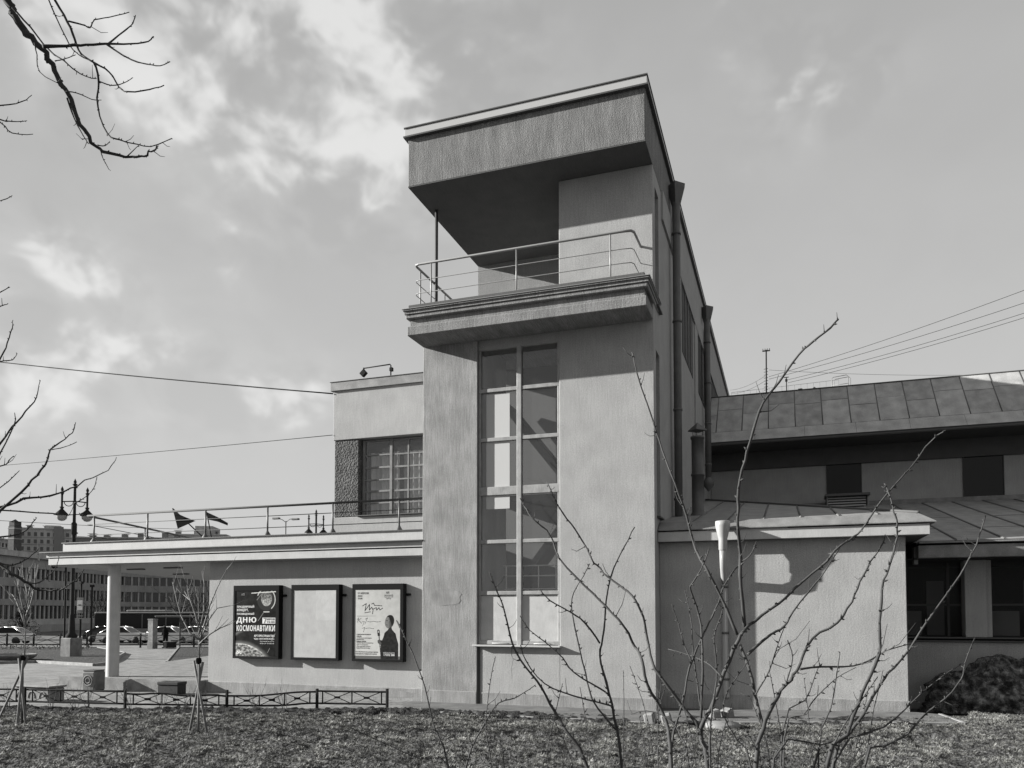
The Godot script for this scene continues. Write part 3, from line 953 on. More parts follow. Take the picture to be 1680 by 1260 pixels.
	for xx in [[5.5, 7.07], [7.69, 9.9], [10.0, 13.0]]:
		var w := box("porch_window", Vector3(xx[0], 1.785, -3.42), Vector3(xx[1], 3.75, -3.40), M.pane_dim, B, 0.0)
		for cc in [[0.12, 0.75], [0.9, 1.3]]:
			box("curtain", Vector3(xx[0] + cc[0], 1.8, -3.9 - cc[0] * 0.2), Vector3(xx[0] + cc[1], 2.3 + cc[0], -3.86 - cc[0] * 0.2), M.inside, w, 0.0)  # lighter panels added to suggest reflections and curtains in the glass
		box("frame", Vector3(xx[1] - 0.32, 1.785, -3.4), Vector3(xx[1] - 0.26, 3.75, -3.37), M.inside_dark, w, 0.0)
		box("frame", Vector3(xx[0], 2.55, -3.4), Vector3(xx[1], 2.60, -3.37), M.inside_dark, w, 0.0)
	var pe := sb()
	bx(pe, Vector3(5.935, 3.68, -2.3), Vector3(16.0, 3.98, -2.0), 0.006)
	bx(pe, Vector3(5.88, 3.55, -2.6), Vector3(5.97, 3.97, -2.31), 0.0)
	obj("porch_fascia", pe, M.gutter, B)
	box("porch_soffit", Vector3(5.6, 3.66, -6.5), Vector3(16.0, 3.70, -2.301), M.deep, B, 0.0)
	box("porch_gutter", Vector3(5.94, 4.02, -2.3), Vector3(16.0, 4.06, -1.9), M.gutter, B, 0.004)
	for i in 9:
		var x0 := 5.76 + i * 0.98
		var q := sb()
		var up := func(x: float, zz: float) -> Vector3: return Vector3(x, 4.08 + (-1.95 - zz) * 0.205, zz)
		quad(q, up.call(x0, -1.95), up.call(x0 + 0.97, -1.95), up.call(x0 + 0.97, -13.2), up.call(x0, -13.2), Vector3.UP)
		obj("roof_sheet", q, [M.sheet, M.sheet2, M.sheet3][i % 3], roof)
		var sd := sb()
		tube(sd, [up.call(x0 + 0.975, -2.0), up.call(x0 + 0.975, -13.2)], [0.032], 4)
		tube(sd, [up.call(x0, -4.5 - 3.0 * (i % 2)), up.call(x0 + 0.97, -4.5 - 3.0 * (i % 2))], [0.012], 4)
		obj("seam", sd, M.seam_dark, roof)

# ---------------------------------------------------------------- hall behind
func build_hall() -> void:
	var H := thing("rear_hall", "long dark hall with seamed metal roof and small black windows behind the annex", "building")
	var s := sb()
	bx(s, Vector3(0.06, 6.2, -15.3), Vector3(18.0, 8.30, -15.0), 0.0)
	bx(s, Vector3(0.06, -0.3, -30.0), Vector3(18.0, 9.0, -15.3), 0.0)
	obj("hall_wall", s, mat(0.42, 0.9, (M.stucco as StandardMaterial3D).albedo_texture, 0.2), H)
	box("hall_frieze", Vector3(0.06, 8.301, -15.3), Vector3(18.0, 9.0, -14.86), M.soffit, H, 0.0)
	box("wall_base", Vector3(0.06, 6.2, -15.0), Vector3(18.0, 6.78, -14.88), M.gutter, H)
	for xx in [[4.6, 5.84], [9.44, 10.75], [14.3, 15.6]]:
		var w := box("hall_window", Vector3(xx[0], 6.79, -15.0), Vector3(xx[1], 8.298, -14.985), M.dark_glass, H, 0.0)
		box("frame", Vector3(xx[0] - 0.03, 6.781, -15.0), Vector3(xx[0], 8.299, -14.95), M.inside_dark, w, 0.0)
		box("frame", Vector3(xx[1], 6.781, -15.0), Vector3(xx[1] + 0.03, 8.299, -14.95), M.inside_dark, w, 0.0)
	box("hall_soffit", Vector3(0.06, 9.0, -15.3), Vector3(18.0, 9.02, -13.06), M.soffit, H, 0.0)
	# metal roof: eave band, two rows of sheets per bay, standing seams
	var ez := -13.05
	var rz := -15.35
	var sc := (ez - 18.746) / (-16.67 - 18.746)
	var ey := 2.4 + (9.92 - 2.4) * sc
	var rsc := (rz - 18.746) / (-19.18 - 18.746)
	var ry := 2.4 + (12.57 - 2.4) * rsc
	var roof := Node3D.new()
	roof.name = "hall_roof"
	H.add_child(roof, true)
	var a := Vector3(0, ey, ez)
	var b := Vector3(0, ry, rz)
	var nrm := (b - a).cross(Vector3.RIGHT).normalized()
	if nrm.y < 0:
		nrm = -nrm
	var pt := func(x: float, t: float, lift: float) -> Vector3: return a.lerp(b, t) + Vector3(x, 0, 0) + nrm * lift
	var slab := sb()
	quad(slab, pt.call(0.06, 0, -0.02), pt.call(18.0, 0, -0.02), pt.call(18.0, 1, -0.02), pt.call(0.06, 1, -0.02), nrm)
	quad(slab, pt.call(0.06, 1, -0.02), pt.call(18.0, 1, -0.02), Vector3(18.0, ry - 3.0, -30.0), Vector3(0.06, ry - 3.0, -30.0), Vector3(0, 1, -0.3))
	quad(slab, pt.call(0.06, 0, -0.02), pt.call(18.0, 0, -0.02), Vector3(18.0, ey - 0.12, ez), Vector3(0.06, ey - 0.12, ez), Vector3(0, 0, 1))
	obj("roof_deck", slab, M.seam_dark, roof)
	var x := 0.07
	var i := 0
	var pw := 1.005
	while x < 17.0:
		var x0 := x
		var x1 := x + (pw if i > 0 else 0.32)
		var cut := 0.57 if i % 2 == 0 else 0.72
		if i % 3 == 1:
			cut = 0.68
		for t in [[0.20, cut], [cut, 0.995]]:
			var q := sb()
			var l := rng.randf_range(0.0, 0.008)
			quad(q, pt.call(x0 + 0.01, t[0] + 0.004, l), pt.call(x1 - 0.01, t[0] + 0.004, l), pt.call(x1 - 0.01, t[1] - 0.004, l + 0.004), pt.call(x0 + 0.01, t[1] - 0.004, l + 0.004), nrm)
			obj("roof_sheet", q, [M.hall_sheet, M.hall_sheet2, M.hall_sheet3, M.hall_sheet][rng.randi() % 4], roof)
		var sd := sb()
		tube(sd, [pt.call(x1, 0.2, 0.0), pt.call(x1, 1.0, 0.0)], [0.024], 4)
		obj("seam", sd, M.seam_dark, roof)
		x = x1
		i += 1
	x = 0.07
	while x < 17.0:
		var q := sb()
		quad(q, pt.call(x, -0.02, 0.03), pt.call(minf(x + 1.82, 18.0), -0.02, 0.03), pt.call(minf(x + 1.82, 18.0), 0.195, 0.012), pt.call(x, 0.195, 0.012), nrm)
		obj("eave_band", q, M.hall_sheet3, roof)
		x += 1.83
	var rd := sb()
	tube(rd, [pt.call(0.07, 1.0, 0.02), pt.call(18.0, 1.0, 0.02)], [0.03], 5)
	obj("ridge", rd, M.seam_dark, roof)
	# slatted unit before the first window
	var lv := Node3D.new()
	lv.name = "louvre_unit"
	B.add_child(lv, true)
	box("hood", Vector3(4.45, 6.86, -14.6), Vector3(6.05, 6.96, -13.7), M.dark_metal, lv)
	box("body", Vector3(4.5, 6.2, -14.6), Vector3(6.0, 6.855, -13.9), M.inside_dark, lv)
	for k in 6:
		var sl := sb()
		bx(sl, Vector3(-0.68, -0.03, -0.008), Vector3(0.68, 0.03, 0.008), 0.0, Transform3D(Basis(Vector3.RIGHT, -0.7), Vector3(5.22, 6.30 + k * 0.1, -13.86)))
		obj("slat", sl, M.flash, lv)
	for xx in [4.5, 5.95]:
		box("side_frame", Vector3(xx, 6.2, -13.9), Vector3(xx + 0.05, 6.86, -13.82), M.gutter, lv)
	# roof ladder hoop and small roof vents
	var hz := -17.5
	var q3 := thing("roof_ladder_hoop", "double pale pipe hoop of a roof ladder rising over the hall ridge", "ladder hoop", Vector3(5.555, 13.052, -21.449))
	for o in [0.0, 0.12]:
		rod("hoop", [Vector3(-0.36 + o, -0.9, -o * 3), Vector3(-0.36 + o, 0.55, -o * 3), Vector3(-0.3 + o, 0.62, -o * 3), Vector3(0.3 + o, 0.68, -o * 3), Vector3(0.38 + o, 0.6, -o * 3), Vector3(0.38 + o, -0.9, -o * 3)], 0.016, M.rail, q3, 6)
	for yy in [0.05, 0.22]:
		rod("rung", [Vector3(-0.36, yy, 0), Vector3(0.38, yy + 0.05, 0)], 0.014, M.rail, q3, 6)
	var cap := thing("roof_ventilator", "little dark peaked ventilator just showing over the metal roof's ridge", "roof vent", Vector3(4.455, 13.418, -22.639))
	var c1 := sb()
	lathe(c1, Vector3.ZERO, [Vector2(0.19, 0.06), Vector2(0.0, 0.2)], 8)
	lathe(c1, Vector3.ZERO, [Vector2(0.0, 0.05), Vector2(0.19, 0.05)], 8)
	obj("cowl", c1, M.iron, cap)
	rod("shaft", [Vector3(0, -1.0, 0), Vector3(0, 0.1, 0)], 0.06, M.iron, cap, 6)
	var cap2 := thing("roof_ventilator", "small square roof vent nearest the roof poles, over the ridge", "roof vent", Vector3(3.793, 13.327, -22.413))
	box("body", Vector3(-0.08, -1.0, -0.08), Vector3(0.08, 0.15, 0.08), M.frame_dim, cap2)
	box("lid", Vector3(-0.1, 0.151, -0.1), Vector3(0.1, 0.18, 0.1), M.iron, cap2)

# ---------------------------------------------------------------- poster cases
func text(called: String, words: String, at: Vector3, w: float, h: float, m: Material, parent: Node, bold := true, serif := false) -> void:
	var t := TextMesh.new()
	var f := SystemFont.new()
	f.font_names = PackedStringArray(["Droid Serif" if serif else "Droid Sans"])
	f.font_weight = 700 if bold else 400
	t.font = f
	t.text = words
	t.font_size = 48
	t.pixel_size = 0.01
	t.depth = 0.002
	t.curve_step = 2.0
	var o := MeshInstance3D.new()
	o.name = called
	o.mesh = t
	o.material_override = m
	parent.add_child(o, true)
	var bb := t.get_aabb()
	var k := Vector3(w / maxf(bb.size.x, 0.01), h / maxf(bb.size.y, 0.01), 1.0)
	o.scale = k
	o.position = at - (bb.position + Vector3(bb.size.x / 2, bb.size.y / 2, 0)) * k

func poster_case(x0: float, x1: float, label: String) -> Node3D:
	var y0 := 1.04
	var y1 := 3.17
	var c := thing("poster_case", label, "poster case", Vector3((x0 + x1) / 2, y0, -0.5), "poster cases on the wing wall")
	var w := (x1 - x0) / 2
	var h := y1 - y0
	box("back_board", Vector3(-w + 0.01, 0.01, 0.002), Vector3(w - 0.01, h - 0.01, 0.184), M.case_black, c, 0.0)
	var f := sb()
	bx(f, Vector3(-w, 0, 0.003), Vector3(w, 0.07, 0.2), 0.006)
	bx(f, Vector3(-w, h - 0.16, 0.003), Vector3(w, h, 0.2), 0.006)
	bx(f, Vector3(-w, 0.071, 0.003), Vector3(-w + 0.075, h - 0.161, 0.2), 0.006)
	bx(f, Vector3(w - 0.1, 0.071, 0.003), Vector3(w, h - 0.161, 0.2), 0.006)
	obj("frame", f, M.case_black, c)
	rod("hinge", [Vector3(w + 0.02, h - 0.3, 0.05), Vector3(w + 0.14, h - 0.3, 0.05)], 0.035, M.case_black, c, 8)
	return c

func line(im: Image, a: Vector2, b: Vector2, r: float, v: float) -> void:
	var n := int(a.distance_to(b)) + 1
	for i in n + 1:
		var p := a.lerp(b, float(i) / n)
		for yy in range(int(p.y - r), int(p.y + r) + 1):
			for xx in range(int(p.x - r), int(p.x + r) + 1):
				if xx >= 0 and yy >= 0 and xx < im.get_width() and yy < im.get_height() and Vector2(xx, yy).distance_to(p) <= r + 0.4:
					im.set_pixel(xx, yy, Color(v, v, v))

func print_mat(im: Image) -> StandardMaterial3D:
	var m := StandardMaterial3D.new()
	m.albedo_texture = ImageTexture.create_from_image(im)
	m.albedo_color = Color(0.88, 0.88, 0.87)
	m.metallic_specular = 0.12
	m.roughness = 0.9
	return m

func sheet_of_paper(called: String, x0: float, x1: float, y0: float, y1: float, zz: float, m: Material, parent: Node) -> void:
	var s := sb()
	s.set_normal(Vector3(0, 0, 1))
	for q in [[0, 0], [0, 1], [1, 1], [0, 0], [1, 1], [1, 0]]:
		s.set_uv(Vector2(q[0], 1 - q[1]))
		s.add_vertex(Vector3(lerpf(x0, x1, q[0]), lerpf(y0, y1, q[1]), zz))
	obj(called, s, m, parent)

func build_posters() -> void:
	var nz := noise(0.03, 91, 4)
	# first poster: dark space scene, round helmet, planet
	var a := poster_case(-12.42, -10.83, "black poster case with dark space-concert poster, farthest from the tower")
	var W := 200
	var Hh := 300
	var im := Image.create(W, Hh, false, Image.FORMAT_RGB8)
	for y in Hh:
		for x in W:
			var v := 0.20 + 0.05 * nz.get_noise_2d(x, y) - 0.05 * x / W
			var e := Vector2(x - 20, (y - 420) * 1.0).length()
			if e < 178:
				v = 0.52 + 0.5 * nz.get_noise_2d(x * 2.0, y * 2.5) + 0.25 * smoothstep(168.0, 178.0, e)
			elif e < 196:
				v += 0.35 * (1.0 - (e - 178) / 18.0)
			var ray := absf((y - 200) + (x - 0) * 0.28 + 14.0 * sin(x * 0.02))
			if y > 185 and y < 240 and x < 120 and ray < 13.0:
				v += 0.3 * (1.0 - ray / 13.0) * (1.0 - x / 120.0)
			# visor: plain round shapes
			var hd := Vector2((x - 150) / 44.0, (y - 40) / 50.0).length()
			if hd < 1.0:
				v = 0.24
			if absf(hd - 1.0) < 0.05 and (y < 22 or x > 175):
				v = 0.8
			var fc := Vector2((x - 152) / 27.0, (y - 34) / 36.0).length()
			if fc < 1.0 and hd < 1.0:
				v = 0.45 + 0.3 * nz.get_noise_2d(x * 3.0 + 50.0, y * 3.0) + 0.2 * smoothstep(0.3, 0.9, (y - 10) / 50.0)
			im.set_pixel(x, y, Color(v, v, v))
	line(im, Vector2(80, 10), Vector2(195, 4), 2.0, 0.85)
	line(im, Vector2(140, 96), Vector2(165, 96), 2.0, 0.8)
	for t in [[128, 14, 105, 42], [138, 100, 112, 138], [196, 196, 176, 232], [170, 262, 160, 282]]:
		line(im, Vector2(t[0], t[1]), Vector2(t[2], t[3]), 0.8, 0.62)
	for i in 7:
		line(im, Vector2(2 + i * 4, 290 - (i % 3) * 7), Vector2(14 + i * 3, 286 - (i % 2) * 6), 1.2, 0.95)
	var w := 0.72
	sheet_of_paper("poster", -w, 0.695, 0.07, 1.97, 0.188, print_mat(im), a)
	var z := 0.191
	var L := -0.66
	for t in [["ПРАЗДНИЧНЫЙ", 0.60, 1.51, 0.095], ["КОНЦЕРТ,", 0.40, 1.405, 0.09], ["ПОСВЯЩЕННЫЙ", 0.60, 1.30, 0.085]]:
		text("lettering", t[0], Vector3(L + t[1] / 2, t[2], z), t[1], t[3], M.print_white, a)
	text("lettering", "ДНЮ", Vector3(L + 0.33, 1.105, z), 0.70, 0.20, M.print_white, a)
	text("lettering", "КОСМОНАВТИКИ", Vector3(0.0, 0.885, z), 1.33, 0.17, M.print_white, a)
	box("date_panel", Vector3(0.23, 1.02, 0.189), Vector3(0.67, 1.19, 0.1905), M.print_white, a, 0.0)
	text("lettering", "7", Vector3(0.315, 1.105, z + 0.001), 0.10, 0.15, M.print_grey, a)
	text("lettering", "АПРЕЛЯ", Vector3(0.51, 1.145, z + 0.001), 0.27, 0.06, M.print_grey, a)
	text("lettering", "19:00", Vector3(0.51, 1.065, z + 0.001), 0.27, 0.06, M.print_grey, a)
	text("lettering", "АРТ-ПРОСТРАНСТВО", Vector3(0.30, 0.665, z), 0.70, 0.062, M.print_white, a)
	text("lettering", "КДЦ «МОСКОВСКИЙ»", Vector3(0.30, 0.58, z), 0.70, 0.062, M.print_white, a)
	text("lettering", "Московский пр., д. 152", Vector3(0.40, 0.505, z), 0.48, 0.04, M.print_white, a, false)
	text("lettering", "вход с ул. Заставской", Vector3(0.40, 0.445, z), 0.48, 0.04, M.print_white, a, false)
	text("lettering", "АП", Vector3(-0.46, 1.87, z), 0.12, 0.06, M.frame, a, false, true)
	# second: blank pale sheets
	var b := poster_case(-10.42, -8.85, "black poster case holding only blank pale paper, the middle case")
	sheet_of_paper("poster", -0.715, 0.69, 0.07, 1.97, 0.188, mat(0.45, 0.8, (M.stucco as StandardMaterial3D).albedo_texture, 0.5), b)
	sheet_of_paper("paper_patch", 0.03, 0.688, 1.12, 1.968, 0.1895, mat(0.51, 0.8, (M.stucco as StandardMaterial3D).albedo_texture, 0.6), b)
	# third: pale poster with a dark standing figure at a microphone
	var c := poster_case(-8.43, -6.85, "black poster case with pale poster of singer at microphone, nearest the tower")
	var ip := Image.create(W, Hh, false, Image.FORMAT_RGB8)
	for y in Hh:
		for x in W:
			var v := 0.80 - 0.09 * x / W * (1.0 - float(y) / Hh) + 0.04 * nz.get_noise_2d(x, y)
			if x > 128 and y > 250 and x < 190:
				v = 0.16
			# plain dark figure: sloping shoulders, arm to the microphone, head turned up
			if y > 160:
				var t := (y - 160) / 140.0
				var lft := lerpf(150.0, 132.0, smoothstep(0.05, 0.22, t)) - 16.0 * smoothstep(0.18, 0.6, t)
				var rgt := lerpf(164.0, 182.0, smoothstep(0.05, 0.25, t)) + 11.0 * smoothstep(0.2, 0.6, t)
				if x > lft and x < rgt:
					v = 0.19 + 0.06 * nz.get_noise_2d(x * 2.0, y * 2.0)
			var head := Vector2((x - 154 + (y - 138) * 0.12) / 20.0, (y - 138) / 29.0).length()
			if head < 1.0:
				v = 0.50 + 0.08 * nz.get_noise_2d(x * 4.0, y * 4.0) - 0.2 * smoothstep(146.0, 162.0, x)
				if x > 152 + (y - 120) * 0.35 or y < 119:
					v = 0.17
				if absf(y - 134) < 1.6 and x > 139 and x < 147:
					v = 0.25
				if absf(y - 152 - (x - 140) * 0.2) < 1.2 and x > 137 and x < 146:
					v = 0.28
			if y > 286:
				v = minf(v, 0.42)
			ip.set_pixel(x, y, Color(v, v, v))
	line(ip, Vector2(106, 178), Vector2(108, 196), 5.0, 0.22)
	line(ip, Vector2(106, 180), Vector2(106, 184), 2.5, 0.7)
	line(ip, Vector2(109, 198), Vector2(118, 290), 1.6, 0.2)
	line(ip, Vector2(112, 226), Vector2(150, 232), 8.0, 0.18)
	line(ip, Vector2(108, 222), Vector2(114, 232), 5.0, 0.36)
	line(ip, Vector2(185, 134), Vector2(199, 164), 2.0, 0.35)
	# pen strokes of the handwritten titles
	for t in [[36, 70, 52, 60], [52, 60, 46, 92], [46, 92, 66, 64], [66, 64, 66, 88], [66, 88, 76, 76], [76, 76, 82, 88], [82, 88, 80, 104], [82, 84, 96, 78], [96, 78, 98, 88], [98, 88, 108, 78], [108, 78, 112, 88], [112, 88, 124, 80], [46, 100, 70, 96], [76, 62, 84, 58], [84, 58, 88, 68], [88, 68, 120, 70]]:
		line(ip, Vector2(t[0], t[1]), Vector2(t[2], t[3]), 1.1, 0.12)
	for t in [[14, 130, 18, 122], [18, 122, 14, 142], [18, 132, 30, 124], [18, 132, 32, 146], [34, 140, 44, 138], [44, 138, 36, 158], [48, 128, 58, 122], [58, 122, 46, 150], [58, 138, 70, 140], [70, 140, 84, 137], [84, 137, 100, 140], [100, 140, 116, 138], [34, 168, 46, 164], [46, 164, 40, 184], [50, 168, 66, 166], [66, 166, 86, 169]]:
		line(ip, Vector2(t[0], t[1]), Vector2(t[2], t[3]), 0.6, 0.2)
	line(ip, Vector2(12, 115), Vector2(92, 114), 0.6, 0.45)
	sheet_of_paper("poster", -0.72, 0.69, 0.07, 1.97, 0.188, print_mat(ip), c)
	text("lettering", "17 АПРЕЛЯ", Vector3(-0.46, 1.875, z), 0.34, 0.05, M.ink, c, false)
	text("lettering", "2022", Vector3(-0.555, 1.80, z), 0.14, 0.045, M.ink, c, false)
	text("lettering", "19.00", Vector3(-0.555, 1.73, z), 0.14, 0.045, M.ink, c, false)
	text("lettering", "АП", Vector3(0.30, 1.89, z), 0.10, 0.05, M.ink, c, false, true)
	for k in 3:
		text("lettering", ["московский", "культурный", "центр"][k], Vector3(0.33, 1.82 - k * 0.05, z), [0.26, 0.26, 0.14][k], 0.035, M.print_grey, c, false)
	for k in 9:
		var ww: float = [0.44, 0.14, 0.46, 0.22, 0.29, 0.51, 0.36, 0.43, 0.41][k]
		text("lettering", ["в программе концерта", "песни", "любимые мелодии", "романсы", "новые песни", "оркестр и солисты", "дуэт и ансамбль", "народный артист", "группа и хор"][k], Vector3(-0.65 + ww / 2, 0.735 - k * 0.047, z), ww, 0.034, M.ink, c, false)
	text("lettering", "АРТ-ПРОСТРАНСТВО, ВХОД СО ДВОРА", Vector3(-0.33, 0.255, z), 0.7, 0.035, M.ink, c, false)
	text("lettering", "СПРАВКИ ПО ТЕЛЕФОНУ В КАССЕ", Vector3(-0.35, 0.205, z), 0.66, 0.03, M.ink, c, false)
	text("lettering", "БИЛЕТЫ В КАССЕ", Vector3(0.36, 0.24, z), 0.34, 0.035, M.print_white, c, false)
	text("lettering", "+7 812 388", Vector3(0.36, 0.185, z), 0.34, 0.05, M.print_white, c)

# ---------------------------------------------------------------- things in the square before the canopy
func build_square() -> void:
	# low iron fence with crossed bars
	var pts: Array = [Vector3(-6.308, 0, 1.587), Vector3(-8.062, 0, 1.944), Vector3(-10.17, 0, 2.678), Vector3(-12.453, 0, 3.601), Vector3(-15.241, 0, 4.05), Vector3(-18.113, 0, 4.64)]
	var F := thing("low_lawn_fence", "low sagging black iron fence with crossed bars along the lawn", "fence")
	var hp := [0.52, 0.5, 0.47, 0.5, 0.5, 0.5]
	for i in pts.size():
		var p: Vector3 = pts[i]
		box("post", p + Vector3(-0.03, -0.1, -0.03), p + Vector3(0.03, hp[i], 0.03), M.iron, F)
	for i in pts.size() - 1:
		var a: Vector3 = pts[i]
		var b: Vector3 = pts[i + 1]
		var cells: int = [2, 3, 3, 3, 3][i]
		var top := func(t: float) -> Vector3:
			var sag := 0.0
			if i == 1:
				sag = -0.02 - 0.10 * smoothstep(0.1, 0.75, t)
			elif i == 2:
				sag = -0.13 + 0.09 * t + (0.02 * sin(t * 12.0))
			return a.lerp(b, t) + Vector3(0, 0.44 + sag, 0)
		var bot := func(t: float) -> Vector3:
			var sag := 0.0
			if i == 1:
				sag = -0.06 * smoothstep(0.05, 0.45, t)
			elif i == 2:
				sag = -0.05 + 0.04 * t
			return a.lerp(b, t) + Vector3(0, 0.14 + sag, 0)
		for fn in [top, bot]:
			var rail: Array = []
			for k in 13:
				rail.append(fn.call(k / 12.0))
			rod("rail", rail, 0.023, M.iron, F, 6)
		for k in cells:
			var t0 := 0.08 + 0.84 * k / cells
			var t1 := 0.08 + 0.84 * (k + 1) / cells
			var A: Vector3 = top.call(t0)
			var Bb: Vector3 = bot.call(t0)
			var C: Vector3 = top.call(t1)
			var D: Vector3 = bot.call(t1)
			rod("bar", [A, Bb], 0.018, M.iron, F, 5)
			if k == cells - 1:
				rod("bar", [C, D], 0.018, M.iron, F, 5)
			rod("cross_bar", [A, D], 0.011, M.iron, F, 5)
			rod("cross_bar", [Bb, C], 0.011, M.iron, F, 5)
			var m := (A + Bb + C + D) / 4.0
			var dr := (C - A)
			dr.y = 0
			var tf := Transform3D(Basis(dr.normalized(), Vector3.UP, dr.normalized().cross(Vector3.UP)), m)
			var ps := sb()
			bx(ps, Vector3(-0.075, -0.028, -0.014), Vector3(0.075, 0.028, 0.014), 0.004, tf)
			obj("plate", ps, M.iron, F)
	# carved square planter block beside the column
	var g := Vector3(-17.004, 0.245, 0.35) * Vector3(1, 0, 1)
	var C1 := thing("carved_concrete_bin", "tall carved concrete bin with round relief beside the canopy column", "concrete bin", g)
	C1.rotation.y = 0.12
	box("body", Vector3(-0.2, 0, -0.24), Vector3(0.24, 0.60, 0.24), M.granite, C1, 0.04)
	box("rim", Vector3(-0.18, 0.601, -0.22), Vector3(0.22, 0.64, 0.22), M.dark_metal, C1)
	for k in 2:
		var ring := sb()
		for i in 20:
			var a := TAU * i / 20.0
			var b := TAU * (i + 1) / 20.0
			tube(ring, [Vector3(0.02 + cos(a) * (0.15 - k * 0.07), 0.33 + sin(a) * (0.15 - k * 0.07), 0.24), Vector3(0.02 + cos(b) * (0.15 - k * 0.07), 0.33 + sin(b) * (0.15 - k * 0.07), 0.24)], [0.022], 5)
		obj("ring_relief", ring, M.granite, C1)
	var g3 := Vector3(-14.043, 0.329, 0.3) * Vector3(1, 0, 1)
	var C3 := thing("shade_dark_bench", "rectangular stone bench block coloured near black for its shade, before the canopy platform", "bench", g3)
	C3.rotation.y = 0.12
	box("seat_slab", Vector3(-0.34, 0.28, -0.2), Vector3(0.34, 0.36, 0.24), M.shade_stone, C3, 0.01)
	box("base_block", Vector3(-0.33, -0.02, -0.18), Vector3(0.33, 0.279, 0.22), M.shade_stone, C3, 0.01)
	var g4 := Vector3(-16.106, 0.489, 2.9) * Vector3(1, 0, 1)
	var C4 := thing("carved_trough", "low carved stone trough lying behind the lawn fence", "planter", g4)
	C4.rotation.y = 0.0
	box("body", Vector3(-0.62, 0, -0.25), Vector3(0.62, 0.38, 0.25), M.concrete, C4, 0.04)
	box("rim", Vector3(-0.66, 0.381, -0.28), Vector3(0.66, 0.43, 0.28), M.concrete, C4, 0.02)
	for xx in [-0.4, 0.0, 0.4]:
		var rr := sb()
		for i in 8:
			var a := PI * i / 8.0
			var b := PI * (i + 1) / 8.0
			tube(rr, [Vector3(xx + cos(a) * 0.12, 0.1 + sin(a) * 0.18, 0.25), Vector3(xx + cos(b) * 0.12, 0.1 + sin(b) * 0.18, 0.25)], [0.018], 5)
		obj("arch_relief", rr, M.granite, C4)
	# round planter at the far left
	var g5 := Vector3(-37.194, -0.35, -12.93)
	var C5 := thing("round_planter", "wide round shaded concrete planter by the left lawn bed", "planter", g5)
	var rp5 := sb()
	lathe(rp5, Vector3.ZERO, [Vector2(0.85, -0.1), Vector2(0.9, 0.12), Vector2(1.15, 0.3), Vector2(1.2, 0.42), Vector2(1.1, 0.43), Vector2(1.05, 0.34), Vector2(0.0, 0.36)], 24)
	obj("bowl", rp5, M.granite, C5)
	# lawn beds with kerbs in the square
	var beds := [
		[[Vector3(-36.443, -0.2, -7.326), Vector3(-35.224, -0.3, -12.786), Vector3(-28.809, -0.3, -10.611), Vector3(-30.053, -0.3, -12.514), Vector3(-38.816, -0.38, -22.304), Vector3(-46.67, -0.4, -27.388), Vector3(-64.066, -0.4, -24.648)], "lawn_bed"],
		[[Vector3(-27.865, -0.3, -14.287), Vector3(-23.103, -0.3, -15.434), Vector3(-35.244, -0.4, -31.367), Vector3(-40.825, -0.4, -29.424)], "lawn_bed"],
	]
	for bd in beds:
		var poly := PackedVector2Array()
		for p in bd[0]:
			poly.append(Vector2(p.x, p.z))
		var s := sb()
		var id := Geometry2D.triangulate_polygon(poly)
		for i in range(0, id.size(), 3):
			var q: Array = []
			for k in 3:
				var v := poly[id[i + k]]
				q.append(Vector3(v.x, gh(v.x, v.y) + 0.10, v.y))
			tri(s, q[0], q[1], q[2], Vector3.UP)
		struct("lawn_bed", s, M.lawn_far)
		var kb := sb()
		for i in poly.size():
			var a := Vector3(poly[i].x, gh(poly[i].x, poly[i].y) + 0.05, poly[i].y)
			var b2 := poly[(i + 1) % poly.size()]
			var b := Vector3(b2.x, gh(b2.x, b2.y) + 0.05, b2.y)
			var d := (b - a).normalized()
			bx(kb, Vector3(-a.distance_to(b) / 2 + 0.06, -0.15, -0.06), Vector3(a.distance_to(b) / 2 - 0.06, 0.09, 0.06), 0.015, Transform3D(Basis(d, Vector3.UP, d.cross(Vector3.UP)).orthonormalized(), (a + b) / 2.0))
		struct("bed_kerb", kb, M.kerb)
	# low hedge strip added where a dark shadow lies on the left bed
	var hs := sb()
	var hn := noise(2.0, 66, 3)
	for i in 900:
		var t := rng.randf()
		var p: Vector3 = (Vector3(-57.041, -0.3, -20.516)).lerp(Vector3(-43.774, -0.3, -24.172), t) + Vector3(rng.randf_range(-0.25, 0.25), rng.randf_range(0.0, 0.34), rng.randf_range(-0.25, 0.25))
		var d := Vector3(rng.randf_range(-1, 1), rng.randf_range(-0.2, 1), rng.randf_range(-1, 1)).normalized()
		var wv := d.cross(Vector3(0.3, 1, 0.2)).normalized() * 0.02
		quad(hs, p - wv, p + wv, p + d * 0.14 + wv, p + d * 0.14 - wv, Vector3.UP)
	var hd := obj("added_hedge", hs, M.ever)
	tag(hd, "low dark hedge added for the shadow strip at the back of the left lawn bed", "hedge")

